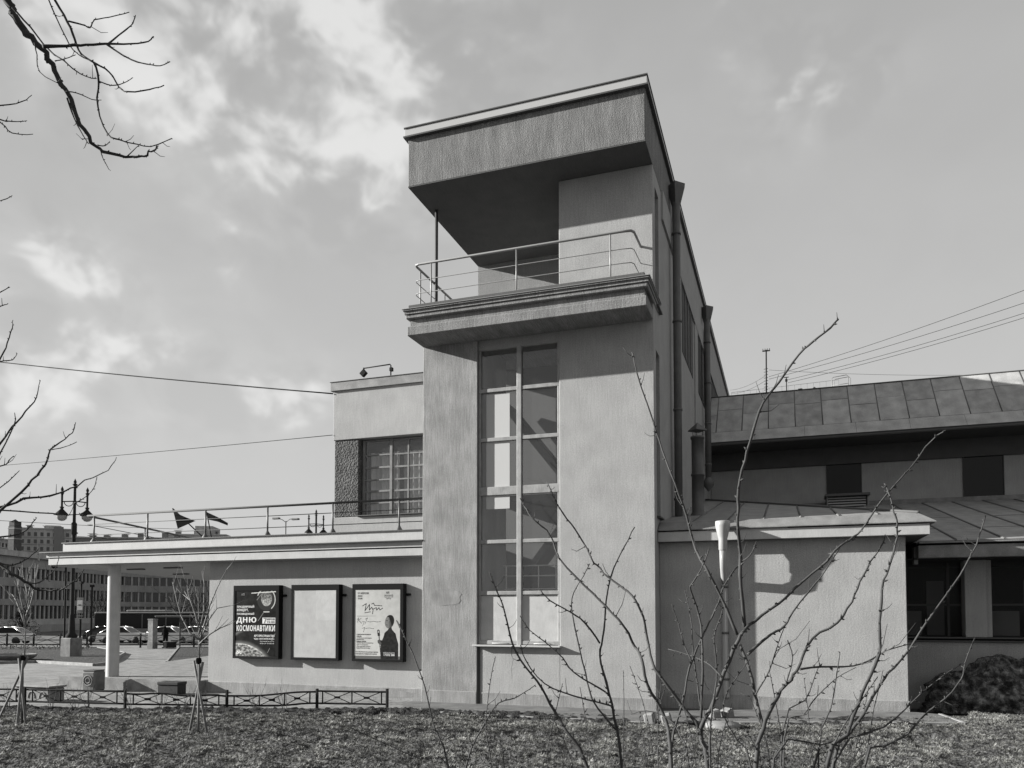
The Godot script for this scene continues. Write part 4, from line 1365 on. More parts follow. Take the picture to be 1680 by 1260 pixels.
# ---------------------------------------------------------------- street furniture, cars, people
func ornate_lamp(label: String, at: Vector3, height: float, big: bool, group := "ornate street lamps") -> Node3D:
	var L := thing("ornate_street_lamp", label, "street lamp", at, group)
	if big:
		box("pedestal", Vector3(-0.42, 0, -0.42), Vector3(0.42, 1.25, 0.42), M.granite, L, 0.05)
		var ps := sb()
		lathe(ps, Vector3.ZERO, [Vector2(0.3, 1.25), Vector2(0.34, 1.35), Vector2(0.2, 1.55), Vector2(0.15, 2.6), Vector2(0.11, 2.7), Vector2(0.10, height * 0.72), Vector2(0.16, height * 0.73), Vector2(0.16, height * 0.79), Vector2(0.09, height * 0.8), Vector2(0.075, height)], 12)
		obj("pole", ps, M.iron, L)
	else:
		rod("pole", [Vector3.ZERO, Vector3(0, height, 0)], 0.09, M.iron, L, 8)
	var fs := sb()
	lathe(fs, Vector3(0, height, 0), [Vector2(0.075, 0), Vector2(0.17, 0.03), Vector2(0.06, 0.1), Vector2(0.15, 0.22), Vector2(0.05, 0.3), Vector2(0.1, 0.36), Vector2(0.0, 0.6)], 10)
	obj("finial", fs, M.iron, L)
	# arms across the view, slightly turned
	var ad := Vector3(0.94, 0, -0.33).rotated(Vector3.UP, 0.35)
	for sg in [-1.0, 1.0]:
		var tip: Vector3 = ad * sg * 0.68 + Vector3(0, height - 0.85, 0)
		var ar := sb()
		tube(ar, [Vector3(0, height - 0.8, 0), tip], [0.035], 6)
		for i in 10:
			var a := PI + PI * i / 10.0
			var b := PI + PI * (i + 1) / 10.0
			tube(ar, [Vector3(0, height - 0.85, 0) + ad * sg * (0.32 + 0.24 * cos(a)) + Vector3(0, 0.26 * sin(a), 0), Vector3(0, height - 0.85, 0) + ad * sg * (0.32 + 0.24 * cos(b)) + Vector3(0, 0.26 * sin(b), 0)], [0.025], 5)
		obj("arm", ar, M.iron, L)
		var hs := sb()
		lathe(hs, tip, [Vector2(0.0, 0.95), Vector2(0.09, 0.75), Vector2(0.05, 0.6), Vector2(0.12, 0.55), Vector2(0.06, 0.4), Vector2(0.06, -0.3), Vector2(0.13, -0.32), Vector2(0.08, -0.45), Vector2(0.36, -0.75), Vector2(0.40, -0.82), Vector2(0.30, -0.84)], 12)
		obj("lantern_hood", hs, M.iron, L)
		var bs := sb()
		lathe(bs, tip, [Vector2(0.31, -0.84), Vector2(0.28, -1.02), Vector2(0.16, -1.14), Vector2(0.0, -1.18)], 12)
		obj("globe", bs, M.frame, L)
	return L

func car(label: String, at: Vector3, turn: float, body: Material, length := 4.4, group := "cars on the road beyond the square") -> Node3D:
	var C := thing("parked_car", label, "car", at, group)
	C.rotation.y = turn
	var L := length / 2
	var s := sb()
	# side outline swept across the width, narrowing towards the roof
	var low := [Vector2(-L, 0.3), Vector2(-L, 0.68), Vector2(-L * 0.92, 0.86), Vector2(-L * 0.42, 0.95), Vector2(L * 0.55, 0.98), Vector2(L * 0.93, 0.92), Vector2(L, 0.6), Vector2(L * 0.98, 0.3)]
	for i in low.size() - 1:
		var a: Vector2 = low[i]
		var b: Vector2 = low[i + 1]
		quad(s, Vector3(a.x, a.y, -0.86), Vector3(b.x, b.y, -0.86), Vector3(b.x, b.y, 0.86), Vector3(a.x, a.y, 0.86), Vector3((a + b).x, 1.0, 0) if i in [2, 3, 4] else Vector3(signf((a + b).x), 0.2, 0))
		for sg in [-1.0, 1.0]:
			quad(s, Vector3(a.x, a.y, sg * 0.86), Vector3(b.x, b.y, sg * 0.86), Vector3(b.x, 0.3, sg * 0.86), Vector3(a.x, 0.3, sg * 0.86), Vector3(0, 0, sg))
	# roof
	var r := [Vector2(-L * 0.42, 0.95), Vector2(-L * 0.1, 1.42), Vector2(L * 0.15, 1.5), Vector2(L * 0.5, 1.42), Vector2(L * 0.85, 0.95)]
	for i in range(1, 3):
		quad(s, Vector3(r[i].x, r[i].y, -0.62), Vector3(r[i + 1].x, r[i + 1].y, -0.62), Vector3(r[i + 1].x, r[i + 1].y, 0.62), Vector3(r[i].x, r[i].y, 0.62), Vector3.UP)
	for sg in [-1.0, 1.0]:
		for i in 4:
			var a := Vector3(r[i].x, r[i].y, sg * (0.62 if i in [1, 2, 3] else 0.84))
			var b := Vector3(r[i + 1].x, r[i + 1].y, sg * (0.62 if i + 1 in [1, 2, 3] else 0.84))
			tube(s, [a, b], [0.035], 5)
	obj("body", s, body, C)
	var w := sb()
	for sg in [-1.0, 1.0]:
		for i in 4:
			var q := [0.84, 0.6, 0.6, 0.6, 0.84]
			quad(w, Vector3(r[i].x, 0.96, sg * 0.83), Vector3(r[i + 1].x, 0.96, sg * 0.83), Vector3(r[i + 1].x, r[i + 1].y - 0.02, sg * q[i + 1]), Vector3(r[i].x, r[i].y - 0.02, sg * q[i]), Vector3(0, 0.3, sg))
	quad(w, Vector3(r[0].x, r[0].y, -0.8), Vector3(r[0].x, r[0].y, 0.8), Vector3(r[1].x, r[1].y, 0.6), Vector3(r[1].x, r[1].y, -0.6), Vector3(-1, 1, 0))
	quad(w, Vector3(r[4].x, r[4].y, -0.8), Vector3(r[4].x, r[4].y, 0.8), Vector3(r[3].x, r[3].y, 0.6), Vector3(r[3].x, r[3].y, -0.6), Vector3(1, 1, 0))
	obj("windows", w, M.dark_glass, C)
	for sx in [-1.0, 1.0]:
		for sz in [-1.0, 1.0]:
			var wh := sb()
			tube(wh, [Vector3(sx * L * 0.62, 0.32, sz * 0.72), Vector3(sx * L * 0.62, 0.32, sz * 0.9)], [0.32], 14)
			obj("wheel", wh, M.tyre, C)
		box("headlight", Vector3(-L - 0.012, 0.62, sx * 0.62 - 0.18), Vector3(-L + 0.06, 0.76, sx * 0.62 + 0.18), M.flash, C)
	return C

func build_street() -> void:
	var s := sb()
	# carriageway beyond the square
	var r0 := Vector3(-83.946, 0.538, -21.042)
	var r1 := Vector3(-32.451, 0.538, -38.975)
	var d := (r1 - r0)
	d.y = 0
	d = d.normalized()
	var back := Vector3(d.z, 0, -d.x)
	if back.z > 0:
		back = -back
	var q0 := Vector3(r0.x, -0.40, r0.z)
	quad(s, q0, q0 + d * 140, q0 + d * 140 + back * 26, q0 + back * 26, Vector3.UP)
	struct("road", s, M.asphalt)
	var ks := sb()
	bx(ks, Vector3(0, -0.55, -0.15), Vector3(140, -0.27, 0.1), 0.02, Transform3D(Basis(d, Vector3.UP, -back), Vector3(q0.x, 0, q0.z)))
	struct("road_kerb", ks, M.kerb)
	# road fence: posts, rails, bars
	var F := thing("road_fence", "dark iron fence along the road behind the square", "fence")
	for k in 22:
		var a := Vector3(-60.831, 0.09, -24.342) + d * (k * 2.1)
		a.y = -0.45
		box("post", a + Vector3(-0.05, 0, -0.05), a + Vector3(0.05, 1.15, 0.05), M.iron, F, 0.0)
		if k < 21:
			var b := a + d * 2.1
			for yy in [0.3, 1.0]:
				rod("rail", [a + Vector3(0, yy, 0), b + Vector3(0, yy, 0)], 0.03, M.iron, F, 5)
			rod("cross_bar", [a + Vector3(0, 0.3, 0), b + Vector3(0, 1.0, 0)], 0.018, M.iron, F, 4)
			rod("cross_bar", [a + Vector3(0, 1.0, 0), b + Vector3(0, 0.3, 0)], 0.018, M.iron, F, 4)
	var L1 := Vector3(-37.61, 0.342, -17.05)
	ornate_lamp("tall black ornate double lamp on a stone pedestal left of the canopy", Vector3(L1.x, -0.41, L1.z), 10.3, true)
	ornate_lamp("distant ornate twin lamp whose top peeks over the terrace parapet", Vector3(-38.933, 6.939, -44.912), 4.6, false)
	# thin poles behind the big lamp
	for t in [[107, 1045, 60, 10.0, "slim dark pole with lantern just left of the big ornate lamp", true], [133, 1042, 66, 7.6, "slim dark pole just right of the big ornate lamp", false], [151, 1042, 66, 7.2, "slim dark pole between the big lamp and the canopy column", false]]:
		var p := ray_at(t[0], t[2])
		var P := thing("slim_pole", t[4], "pole", Vector3(p.x, -0.42, p.z), "slim poles by the road")
		rod("shaft", [Vector3.ZERO, Vector3(0, 1.2, 0), Vector3(0, 1.21, 0), Vector3(0, t[3] * 0.68, 0)], 0.075, M.iron, P, 6)
		if t[5]:
			var hs := sb()
			tube(hs, [Vector3(0, 6.8, 0), Vector3(-0.85, 6.8, 0.28)], [0.035], 5)
			tube(hs, [Vector3(0, 6.8, 0), Vector3(0.85, 6.8, -0.28)], [0.035], 5)
			obj("arm", hs, M.iron, P)
			for sg in [-1.0, 1.0]:
				var ls := sb()
				lathe(ls, Vector3(0.85 * sg, 6.8, -0.28 * sg), [Vector2(0.0, 0.2), Vector2(0.05, 0.0), Vector2(0.3, -0.42), Vector2(0.2, -0.6), Vector2(0.0, -0.68)], 8)
				obj("lantern", ls, M.iron, P)
		else:
			box("cap", Vector3(-0.13, t[3] * 0.68, -0.13), Vector3(0.13, t[3] * 0.68 + 0.22, 0.13), M.iron, P)
	# modern twin street light behind the canopy
	var ml := thing("twin_street_light", "modern street light with two flat heads seen above the terrace", "street lamp", Vector3(-39.251, 6.422, -40.585))
	rod("pole", [Vector3(0, -2, 0), Vector3(0, 4.1, 0)], 0.055, M.pipe, ml, 6)
	for sg in [-1.0, 1.0]:
		var tp: Vector3 = Vector3(1.0, 0, -0.1) * sg
		rod("arm", [Vector3(0, 4.0, 0), Vector3(0, 4.15, 0) + tp * 0.35 + Vector3(0, 0.1, 0), Vector3(0, 4.35, 0) + tp * 0.7], 0.03, M.pipe, ml, 5)
		var hs := sb()
		bx(hs, Vector3(-0.36, -0.08, -0.16), Vector3(0.36, 0.08, 0.16), 0.04, Transform3D(Basis(), Vector3(0, 4.38 if sg < 0 else 4.26, 0) + tp * 0.95))
		obj("lamp_head", hs, M.pipe, ml)
	# bus stop sign
	var bp := Vector3(-38.823, 0.636, -18.734)
	var bsn := thing("bus_stop_sign", "white bus stop board with small vehicle pictogram on a dark pole", "sign", Vector3(bp.x, -0.41, bp.z))
	rod("pole", [Vector3(0, 0, 0), Vector3(0, 3.7, 0)], 0.06, M.iron, bsn, 8)
	var tf := Basis(Vector3.UP, 0.25)
	for t in [[-0.22, 2.72, 0.22, 3.70, 0.05, 0.07, 0], [-0.17, 2.92, 0.17, 3.52, 0.071, 0.08, 1], [-0.11, 3.20, 0.11, 3.27, 0.081, 0.085, 2], [-0.22, 2.35, 0.22, 2.42, 0.05, 0.07, 0], [-0.22, 2.52, 0.22, 2.58, 0.05, 0.07, 0]]:
		var q := box(["board", "white_panel", "pictogram"][t[6]], Vector3(t[0], t[1], t[4]), Vector3(t[2], t[3], t[5]), [M.gutter, M.print_white, M.ink][t[6]], bsn, 0.004)
		q.basis = tf
	# stele, person, litter box, shelter
	var sp := Vector3(-42.942, -0.321, -29)
	var st := thing("stone_stele", "slim pale stone pillar at the end of the paved path", "pillar", Vector3(sp.x, -0.42, sp.z))
	box("base", Vector3(-0.26, 0, -0.26), Vector3(0.26, 0.5, 0.26), M.granite, st)
	box("shaft", Vector3(-0.24, 0.5, -0.24), Vector3(0.24, 2.2, 0.24), M.concrete, st)
	box("cap", Vector3(-0.27, 2.2, -0.27), Vector3(0.27, 2.28, 0.27), M.concrete, st)
	var pp := Vector3(-42.763, -0.366, -30.124)
	person(Vector3(pp.x, -0.42, pp.z))
	var lp := Vector3(-42.033, -0.343, -29.848)
	var lb := thing("litter_box", "low dark litter box by the standing person at the bus shelter", "litter bin", Vector3(lp.x, -0.42, lp.z))
	box("body", Vector3(-0.35, 0.05, -0.3), Vector3(0.35, 0.48, 0.3), M.iron, lb)
	box("rim", Vector3(-0.38, 0.481, -0.33), Vector3(0.38, 0.54, 0.33), M.granite, lb)
	var h0 := Vector3(-43.921, -0.315, -30.779)
	var sh := thing("bus_shelter", "glass bus shelter with flat roof and lit-coloured advertisement board", "bus shelter", Vector3(h0.x, -0.42, h0.z))
	sh.basis = Basis(d, Vector3.UP, -back)
	box("roof", Vector3(-0.3, 2.38, -1.6), Vector3(6.0, 2.52, 0.3), M.pipe, sh, 0.03)
	for xx in [1.0, 2.7, 4.1, 5.7]:
		box("post", Vector3(xx - 0.05, 0, -1.45), Vector3(xx + 0.05, 2.379, -1.35), M.pipe, sh)
	for xx in [[1.05, 2.65], [2.75, 4.05]]:
		box("pane", Vector3(xx[0], 0.25, -1.41), Vector3(xx[1], 2.2, -1.39), M.pane_clear, sh, 0.0)
	box("bench", Vector3(1.2, 0.42, -1.2), Vector3(4.0, 0.48, -0.8), M.stake, sh)
	var ad := box("advertisement_board", Vector3(4.3, 0.25, -0.5), Vector3(5.7, 2.1, -0.35), M.pipe, sh)
	box("poster", Vector3(4.4, 0.35, -0.349), Vector3(5.6, 2.0, -0.335), M.print_white, ad, 0.0)
	# cars and bus
	var yaw := atan2(-d.z, d.x)
	for t in [[8, 1037, 68, 0.1, "white", "white car at the far left edge on the road", 4.6], [184, 1040, 72, 3.1, "dark", "dark car partly hidden behind the canopy column", 4.4], [207, 1040, 70, 3.1, "white", "white car right of the canopy column before the bus", 4.4], [283, 1040, 70, 3.1, "white", "white car seen through the bus shelter", 4.3], [318, 1040, 71, 0.0, "white", "pale car near the wall corner behind the young tree", 4.3]]:
		var p := ray_at(t[0], t[2])
		car(t[5], Vector3(p.x, -0.4, p.z), yaw + t[3], M.car_white if t[4] == "white" else M.car_dark, t[6])
	var p := ray_at(262, 80)
	var bus := thing("city_bus", "long pale-topped city bus with dark windows behind the shelter", "bus", Vector3(p.x, -0.4, p.z))
	bus.rotation.y = yaw
	box("lower_body", Vector3(-6, 0.35, -1.25), Vector3(6, 1.15, 1.25), M.far_dark, bus, 0.12)
	box("windows", Vector3(-5.98, 1.151, -1.22), Vector3(5.98, 2.55, 1.22), M.dark_glass, bus, 0.05)
	box("roof", Vector3(-6, 2.551, -1.25), Vector3(6, 2.8, 1.25), M.pipe, bus, 0.15)
	box("roof_unit", Vector3(-3, 2.801, -0.8), Vector3(1, 3.0, 0.8), M.gutter, bus, 0.08)
	for xx in [-5.99, -3.6, -1.2, 1.2, 3.6, 5.93]:
		box("pillar", Vector3(xx, 1.15, 1.221), Vector3(xx + 0.07, 2.55, 1.24), M.far_dark, bus, 0.0)
	box("route_display", Vector3(-6.03, 2.05, -0.6), Vector3(-5.99, 2.28, 0.6), M.print_white, bus, 0.0)
	for xx in [-3.8, 3.2]:
		for sz in [-1.1, 1.1]:
			var wh := sb()
			tube(wh, [Vector3(xx, 0.48, sz - 0.13), Vector3(xx, 0.48, sz + 0.17)], [0.48], 14)
			obj("wheel", wh, M.tyre, bus)
	# evergreen shrubs before the office building
	for t in [[38, 1034, 78, 2.2, 3.2, "big dark evergreen bush behind the left young tree"], [-20, 1034, 78, 2.4, 3.6, "dark evergreen bush at the left edge of the street"]]:
		var e := ray_at(t[0], t[2])
		var T := thing("evergreen_bush", t[5], "bush", Vector3(e.x, -0.42, e.z), "evergreens by the road")
		var fs := sb()
		for i in 900:
			var hh := rng.randf()
			var rad: float = t[3] * (1.0 - hh * 0.85) * sqrt(rng.randf())
			var a := rng.randf() * TAU
			var c := Vector3(cos(a) * rad, hh * t[4], sin(a) * rad)
			var dd := (Vector3(cos(a), rng.randf_range(-0.1, 0.8), sin(a)) + Vector3(rng.randf_range(-0.5, 0.5), 0, rng.randf_range(-0.5, 0.5))).normalized()
			var wv := dd.cross(Vector3.UP).normalized() * 0.09
			tri(fs, c - wv, c + wv, c + dd * rng.randf_range(0.25, 0.5), Vector3.UP)
		obj("foliage", fs, M.ever, T)
		rod("stem", [Vector3.ZERO, Vector3(0, t[4] * 0.7, 0)], 0.1, M.bark_dark, T, 5)

# a point in the ground plan along the line of sight through column px, at depth dist from the viewpoint
func ray_at(px: float, dist: float) -> Vector3:
	var k := (px - 840.0) / 1283.0 * dist
	return Vector3(2.901, 0, 18.746) + Vector3(-0.32887, 0, -0.94438) * dist + Vector3(0.94438, 0, -0.32887) * k

func person(at: Vector3) -> void:
	var P := thing("person", "person in dark jacket and trousers standing by the stone pillar with head bowed", "person", at)
	# one continuous body: a smooth union of tapered capsules, meshed as surface nets
	var J := [
		[Vector3(0, 0.92, 0), Vector3(0.0, 1.38, 0.02), 0.155, 0.17], [Vector3(-0.1, 1.40, 0.02), Vector3(0.1, 1.40, 0.02), 0.10, 0.10], [Vector3(0, 1.42, 0.03), Vector3(0, 1.52, 0.06), 0.06, 0.055],
		[Vector3(0, 1.60, 0.08), Vector3(0, 1.66, 0.08), 0.085, 0.092], [Vector3(-0.2, 1.38, 0), Vector3(-0.26, 1.1, 0.03), 0.07, 0.055], [Vector3(-0.26, 1.1, 0.03), Vector3(-0.12, 1.02, 0.24), 0.052, 0.042],
		[Vector3(0.2, 1.38, 0), Vector3(0.27, 1.1, 0.02), 0.07, 0.055], [Vector3(0.27, 1.1, 0.02), Vector3(0.13, 1.05, 0.25), 0.052, 0.042],
		[Vector3(-0.1, 0.92, 0), Vector3(-0.12, 0.5, 0.03), 0.1, 0.07], [Vector3(-0.12, 0.5, 0.03), Vector3(-0.13, 0.09, 0), 0.065, 0.045], [Vector3(0.1, 0.92, 0), Vector3(0.12, 0.5, 0.0), 0.1, 0.07], [Vector3(0.12, 0.5, 0), Vector3(0.16, 0.09, -0.06), 0.065, 0.045],
		[Vector3(-0.13, 0.05, -0.03), Vector3(-0.14, 0.04, 0.17), 0.05, 0.04], [Vector3(0.16, 0.05, -0.09), Vector3(0.18, 0.04, 0.11), 0.05, 0.04],
	]
	var cell := 0.026
	var org := Vector3(-0.42, -0.04, -0.22)
	var nx := 33
	var ny := 70
	var nz := 23
	var F := PackedFloat32Array()
	F.resize(nx * ny * nz)
	for k in nz:
		for j in ny:
			for i in nx:
				var p := org + Vector3(i, j, k) * cell
				var v := 1.0
				for b in J:
					var ab: Vector3 = b[1] - b[0]
					var t := clampf((p - b[0]).dot(ab) / ab.length_squared(), 0.0, 1.0)
					var dd: float = (p - (b[0] + ab * t)).length() - lerpf(b[2], b[3], t)
					var h := clampf(0.5 + 0.5 * (v - dd) / 0.04, 0.0, 1.0)
					v = lerpf(v, dd, h) - 0.04 * h * (1.0 - h)
				F[(k * ny + j) * nx + i] = v
	var s := sb()
	s.set_smooth_group(0)
	var V := {}
	for k in nz - 1:
		for j in ny - 1:
			for i in nx - 1:
				var sum := Vector3.ZERO
				var n := 0
				for e in [[0, 0, 0, 1, 0, 0], [0, 1, 0, 1, 1, 0], [0, 0, 1, 1, 0, 1], [0, 1, 1, 1, 1, 1], [0, 0, 0, 0, 1, 0], [1, 0, 0, 1, 1, 0], [0, 0, 1, 0, 1, 1], [1, 0, 1, 1, 1, 1], [0, 0, 0, 0, 0, 1], [1, 0, 0, 1, 0, 1], [0, 1, 0, 0, 1, 1], [1, 1, 0, 1, 1, 1]]:
					var f0 := F[((k + e[2]) * ny + j + e[1]) * nx + i + e[0]]
					var f1 := F[((k + e[5]) * ny + j + e[4]) * nx + i + e[3]]
					if (f0 < 0.0) != (f1 < 0.0):
						sum += Vector3(i + e[0], j + e[1], k + e[2]).lerp(Vector3(i + e[3], j + e[4], k + e[5]), f0 / (f0 - f1))
						n += 1
				if n:
					V[(k * ny + j) * nx + i] = org + sum / n * cell
	var at3 := func(i: int, j: int, k: int) -> int: return (k * ny + j) * nx + i
	for k in range(1, nz - 1):
		for j in range(1, ny - 1):
			for i in range(1, nx - 1):
				var f0 := F[at3.call(i, j, k)]
				for a in 3:
					var o: Array = [[1, 0, 0], [0, 1, 0], [0, 0, 1]][a]
					var f1 := F[at3.call(i + o[0], j + o[1], k + o[2])]
					if (f0 < 0.0) != (f1 < 0.0):
						var u: Array = [[0, 1, 0], [0, 0, 1], [1, 0, 0]][a]
						var w: Array = [[0, 0, 1], [1, 0, 0], [0, 1, 0]][a]
						var ids := [at3.call(i, j, k), at3.call(i - u[0], j - u[1], k - u[2]), at3.call(i - u[0] - w[0], j - u[1] - w[1], k - u[2] - w[2]), at3.call(i - w[0], j - w[1], k - w[2])]
						if V.has(ids[0]) and V.has(ids[1]) and V.has(ids[2]) and V.has(ids[3]):
							var nd := Vector3(o[0], o[1], o[2]) * (1.0 if f0 < 0.0 else -1.0)
							quad(s, V[ids[0]], V[ids[1]], V[ids[2]], V[ids[3]], nd)
	obj("body", s, M.cloth, P)
	var hs := sb()
	lathe(hs, Vector3(0, 1.62, 0.07), [Vector2(0.105, 0.02), Vector2(0.108, 0.07), Vector2(0.08, 0.12), Vector2(0.0, 0.14)], 12)
	obj("hair", hs, M.bark_dark, P)

# ---------------------------------------------------------------- distant buildings
func build_far() -> void:
	# curved three-storey office building across the street
	var O := thing("office_building", "long three-storey pale office building curving behind the street", "building")
	var pl: Array = [ray_at(-110, 95), ray_at(60, 115), ray_at(165, 134), ray_at(205, 141), ray_at(250, 146), ray_at(470, 152)]
	var rows := [[1.35, 3.35], [4.2, 6.0], [7.2, 8.75]]
	var wall := sb()
	var pale := sb()
	var pier := sb()
	var win: Mesh = null
	for i in pl.size() - 1:
		var a: Vector3 = pl[i]
		var b: Vector3 = pl[i + 1]
		var d := (b - a).normalized()
		var nrm := Vector3(-d.z, 0, d.x)
		var len := a.distance_to(b)
		var tf := Transform3D(Basis(d, Vector3.UP, nrm), a)
		var band := [[-0.6, 0.5], [3.35, 4.2], [6.0, 7.2], [8.75, 10.2]]
		for q in band:
			bx(wall, Vector3(0, q[0], -6), Vector3(len + 0.05, q[1], 0), 0.0, tf)
		bx(pale, Vector3(0, 0.5, -6), Vector3(len + 0.05, 1.35, 0.02), 0.0, tf)
		bx(pale, Vector3(-0.1, 10.2, -6), Vector3(len + 0.15, 11.0, 0.5), 0.0, tf)
		bx(pale, Vector3(0, 1.0, -6), Vector3(len, 9.5, -0.62), 0.0, tf)
		var n := int(len / 1.16)
		for k in n:
			var x0 := (k + 0.5) * len / n
			for r in 3:
				if win == null:
					var ws := sb()
					bx(ws, Vector3(-0.43, 0, -0.04), Vector3(0.43, 1, 0.0), 0.0)
					bx(ws, Vector3(-0.03, 0, 0.001), Vector3(0.03, 1, 0.03), 0.0)
					ws.generate_normals()
					win = ws.commit()
				var w := MeshInstance3D.new()
				w.name = "window"
				w.mesh = win
				w.material_override = M.far_glass if rng.randf() > 0.12 else (M.frame_dim if rng.randf() > 0.4 else M.pipe)
				w.transform = tf * Transform3D(Basis.from_scale(Vector3(1, rows[r][1] - rows[r][0], 1)), Vector3(x0, rows[r][0], -0.25))
				O.add_child(w, true)
				bx(pier, Vector3(x0 + len / n * 0.5 - 0.13, rows[r][0], -0.4), Vector3(x0 + len / n * 0.5 + 0.13, rows[r][1], -0.08), 0.0, tf)
	obj("wall", wall, M.office, O)
	obj("pale_band", pale, M.office_pale, O)
	var po := obj("window_piers", pier, M.office_pale, O)
	po.set_meta("kind", "stuff")
	# brick chimney on its roof
	var ch := ray_at(22, 122)
	var C := thing("brick_chimney", "square dark brick chimney with pale cap rising over the office roof", "chimney", Vector3(ch.x, 9.5, ch.z))
	box("shaft", Vector3(-0.66, 0, -0.66), Vector3(0.66, 6.3, 0.66), M.brick, C, 0.05)
	box("cap", Vector3(-0.6, 6.3, -0.6), Vector3(0.6, 7.0, 0.6), M.brick, C, 0.05)
	var cs := sb()
	lathe(cs, Vector3.ZERO, [Vector2(0.8, 6.95), Vector2(0.0, 7.4)], 4, false)
	obj("cap_roof", cs, M.brick, C)
	for yy in [2.0, 4.2, 5.8]:
		box("band", Vector3(-0.7, yy, -0.7), Vector3(0.7, yy + 0.2, 0.7), M.far_dark, C)
	# apartment blocks far behind
	for t in [[78, 72, 330, 36.5, "tall pale apartment block with dark stair shaft far behind the chimney", 0], [-16, 40, 310, 31.0, "pale apartment block corner at the far left edge of the skyline", 1], [128, 70, 350, 33.0, "grey apartment block with rooftop kiosk behind the big lamp", 2], [235, 190, 300, 29.8, "long low roofline of flats seen through the terrace railing", 3], [330, 90, 320, 33.0, "flat-roofed block with upper storey behind the flags", 4]]:
		var p := ray_at(t[0], t[2])
		var A := thing("apartment_block", t[4], "building", Vector3(p.x, 0, p.z), "apartment blocks on the skyline")
		A.rotation.y = 0.45 + (0.25 if t[5] in [0, 2] else 0.0)
		var hw: float = t[1] * t[2] / 1283.0 / 2.0
		var h: float = t[3]
		box("wall", Vector3(-hw, -1, -8), Vector3(hw, h, 8), M.far_wall if t[5] != 3 else M.far_dark, A, 0.0)
		box("cornice", Vector3(-hw - 0.4, h, -8.4), Vector3(hw + 0.4, h + 0.5, 8.4), M.far_wall, A, 0.0)
		var ws := sb()
		var bands := sb()
		for f in 5:
			var y := h - 2.9 - f * 3.0
			var n := int(hw * 2.0 / 2.2)
			for k in n:
				var x := -hw + (k + 0.5) * hw * 2.0 / n
				bx(ws, Vector3(x - 0.55, y, 8.0), Vector3(x + 0.55, y + 1.6, 8.06), 0.0)
			for k in 6:
				bx(ws, Vector3(hw, y, -7 + k * 2.6), Vector3(hw + 0.06, y + 1.6, -5.9 + k * 2.6), 0.0)
			bx(bands, Vector3(-hw - 0.08, y - 0.65, -8.1), Vector3(hw + 0.08, y - 0.4, 8.1), 0.0)
		obj("windows", ws, M.far_glass, A).set_meta("kind", "stuff")
		obj("floor_bands", bands, M.far_dark, A)
		if t[5] == 0:
			box("stair_shaft", Vector3(hw * 0.35, h - 14, 8.01), Vector3(hw * 0.72, h + 1.2, 8.6), M.far_dark, A, 0.0)
			box("roof_house", Vector3(-hw * 0.1, h + 0.5, -3), Vector3(hw * 0.5, h + 2.2, 3), M.far_wall, A, 0.0)
		for k in int(hw / 3.5):
			var x := -hw + 3.0 + k * 6.4 + rng.randf_range(-1.5, 1.5)
			var hh := rng.randf_range(1.2, 2.4)
			var rv := box("roof_vent", Vector3(x - 0.9, h + 0.5, -1), Vector3(x + 0.9, h + 0.5 + hh, 1), M.far_dark, A, 0.0)
			box("lid", Vector3(x - 1.5, h + 0.5 + hh + 0.25, -1.4), Vector3(x + 1.5, h + 0.8 + hh, 1.4), M.far_dark, rv, 0.0)
		if t[5] == 4:
			box("upper_storey", Vector3(-hw * 0.1, h + 0.5, -6), Vector3(hw * 0.5, h + 4.0, 6), M.far_wall, A, 0.0)
	# bare street trees before the office
	var k := 0
	reflected_trees()
	for t in [[296, 98, 6.2, 1], [332, 100, 7.0, 2], [176, 96, 5.4, 3], [160, 92, 5.0, 4], [318, 104, 6.0, 5]]:
		var p := ray_at(t[0], t[1])
		bare_tree(["bare street tree behind the bus shelter's left half", "bare street tree nearest the wing wall's corner", "bare street tree half hidden by the canopy column", "thin bare tree just left of the canopy column", "bare street tree between the shelter and the wall"][k], Vector3(p.x, -0.45, p.z), t[2], t[3])
		k += 1

func reflected_trees() -> void:
	# the park trees behind the viewpoint, which the tall window mirrors
	for t in [[-8.0, 34.0, 17.0, 11, "nearest the square"], [-1.5, 37.0, 19.0, 12, "in the middle of the row"], [4.5, 33.0, 16.0, 13, "at the right of the row"]]:
		bare_tree("tall bare park tree facing the building across the lawn, " + t[4], Vector3(t[0], 0.0, t[1]), t[2], t[3])

func grow(s: SurfaceTool, p: Vector3, dir: Vector3, len: float, r: float, lvl: int, spread: float) -> void:
	var pts: Array = [p]
	var rad: Array = [r]
	var q := p
	var dd := dir
	var n := 4
	for i in n:
		dd = (dd + Vector3(rng.randf_range(-0.16, 0.16), rng.randf_range(-0.04, 0.14), rng.randf_range(-0.16, 0.16))).normalized()
		q += dd * len / n
		pts.append(q)
		rad.append(r * (1.0 - 0.6 * (i + 1) / n))
	tube(s, pts, rad, 5 if lvl > 1 else 4)
	if lvl > 0:
		for k in (4 if lvl > 1 else 3):
			var at: Vector3 = pts[1 + (k % n)]
			var a := rng.randf() * TAU
			var side := dd.cross(Vector3(cos(a), 0.2, sin(a))).normalized()
			grow(s, at, (dd + side * spread + Vector3(0, 0.15, 0)).normalized(), len * rng.randf_range(0.5, 0.75), r * 0.45, lvl - 1, spread)

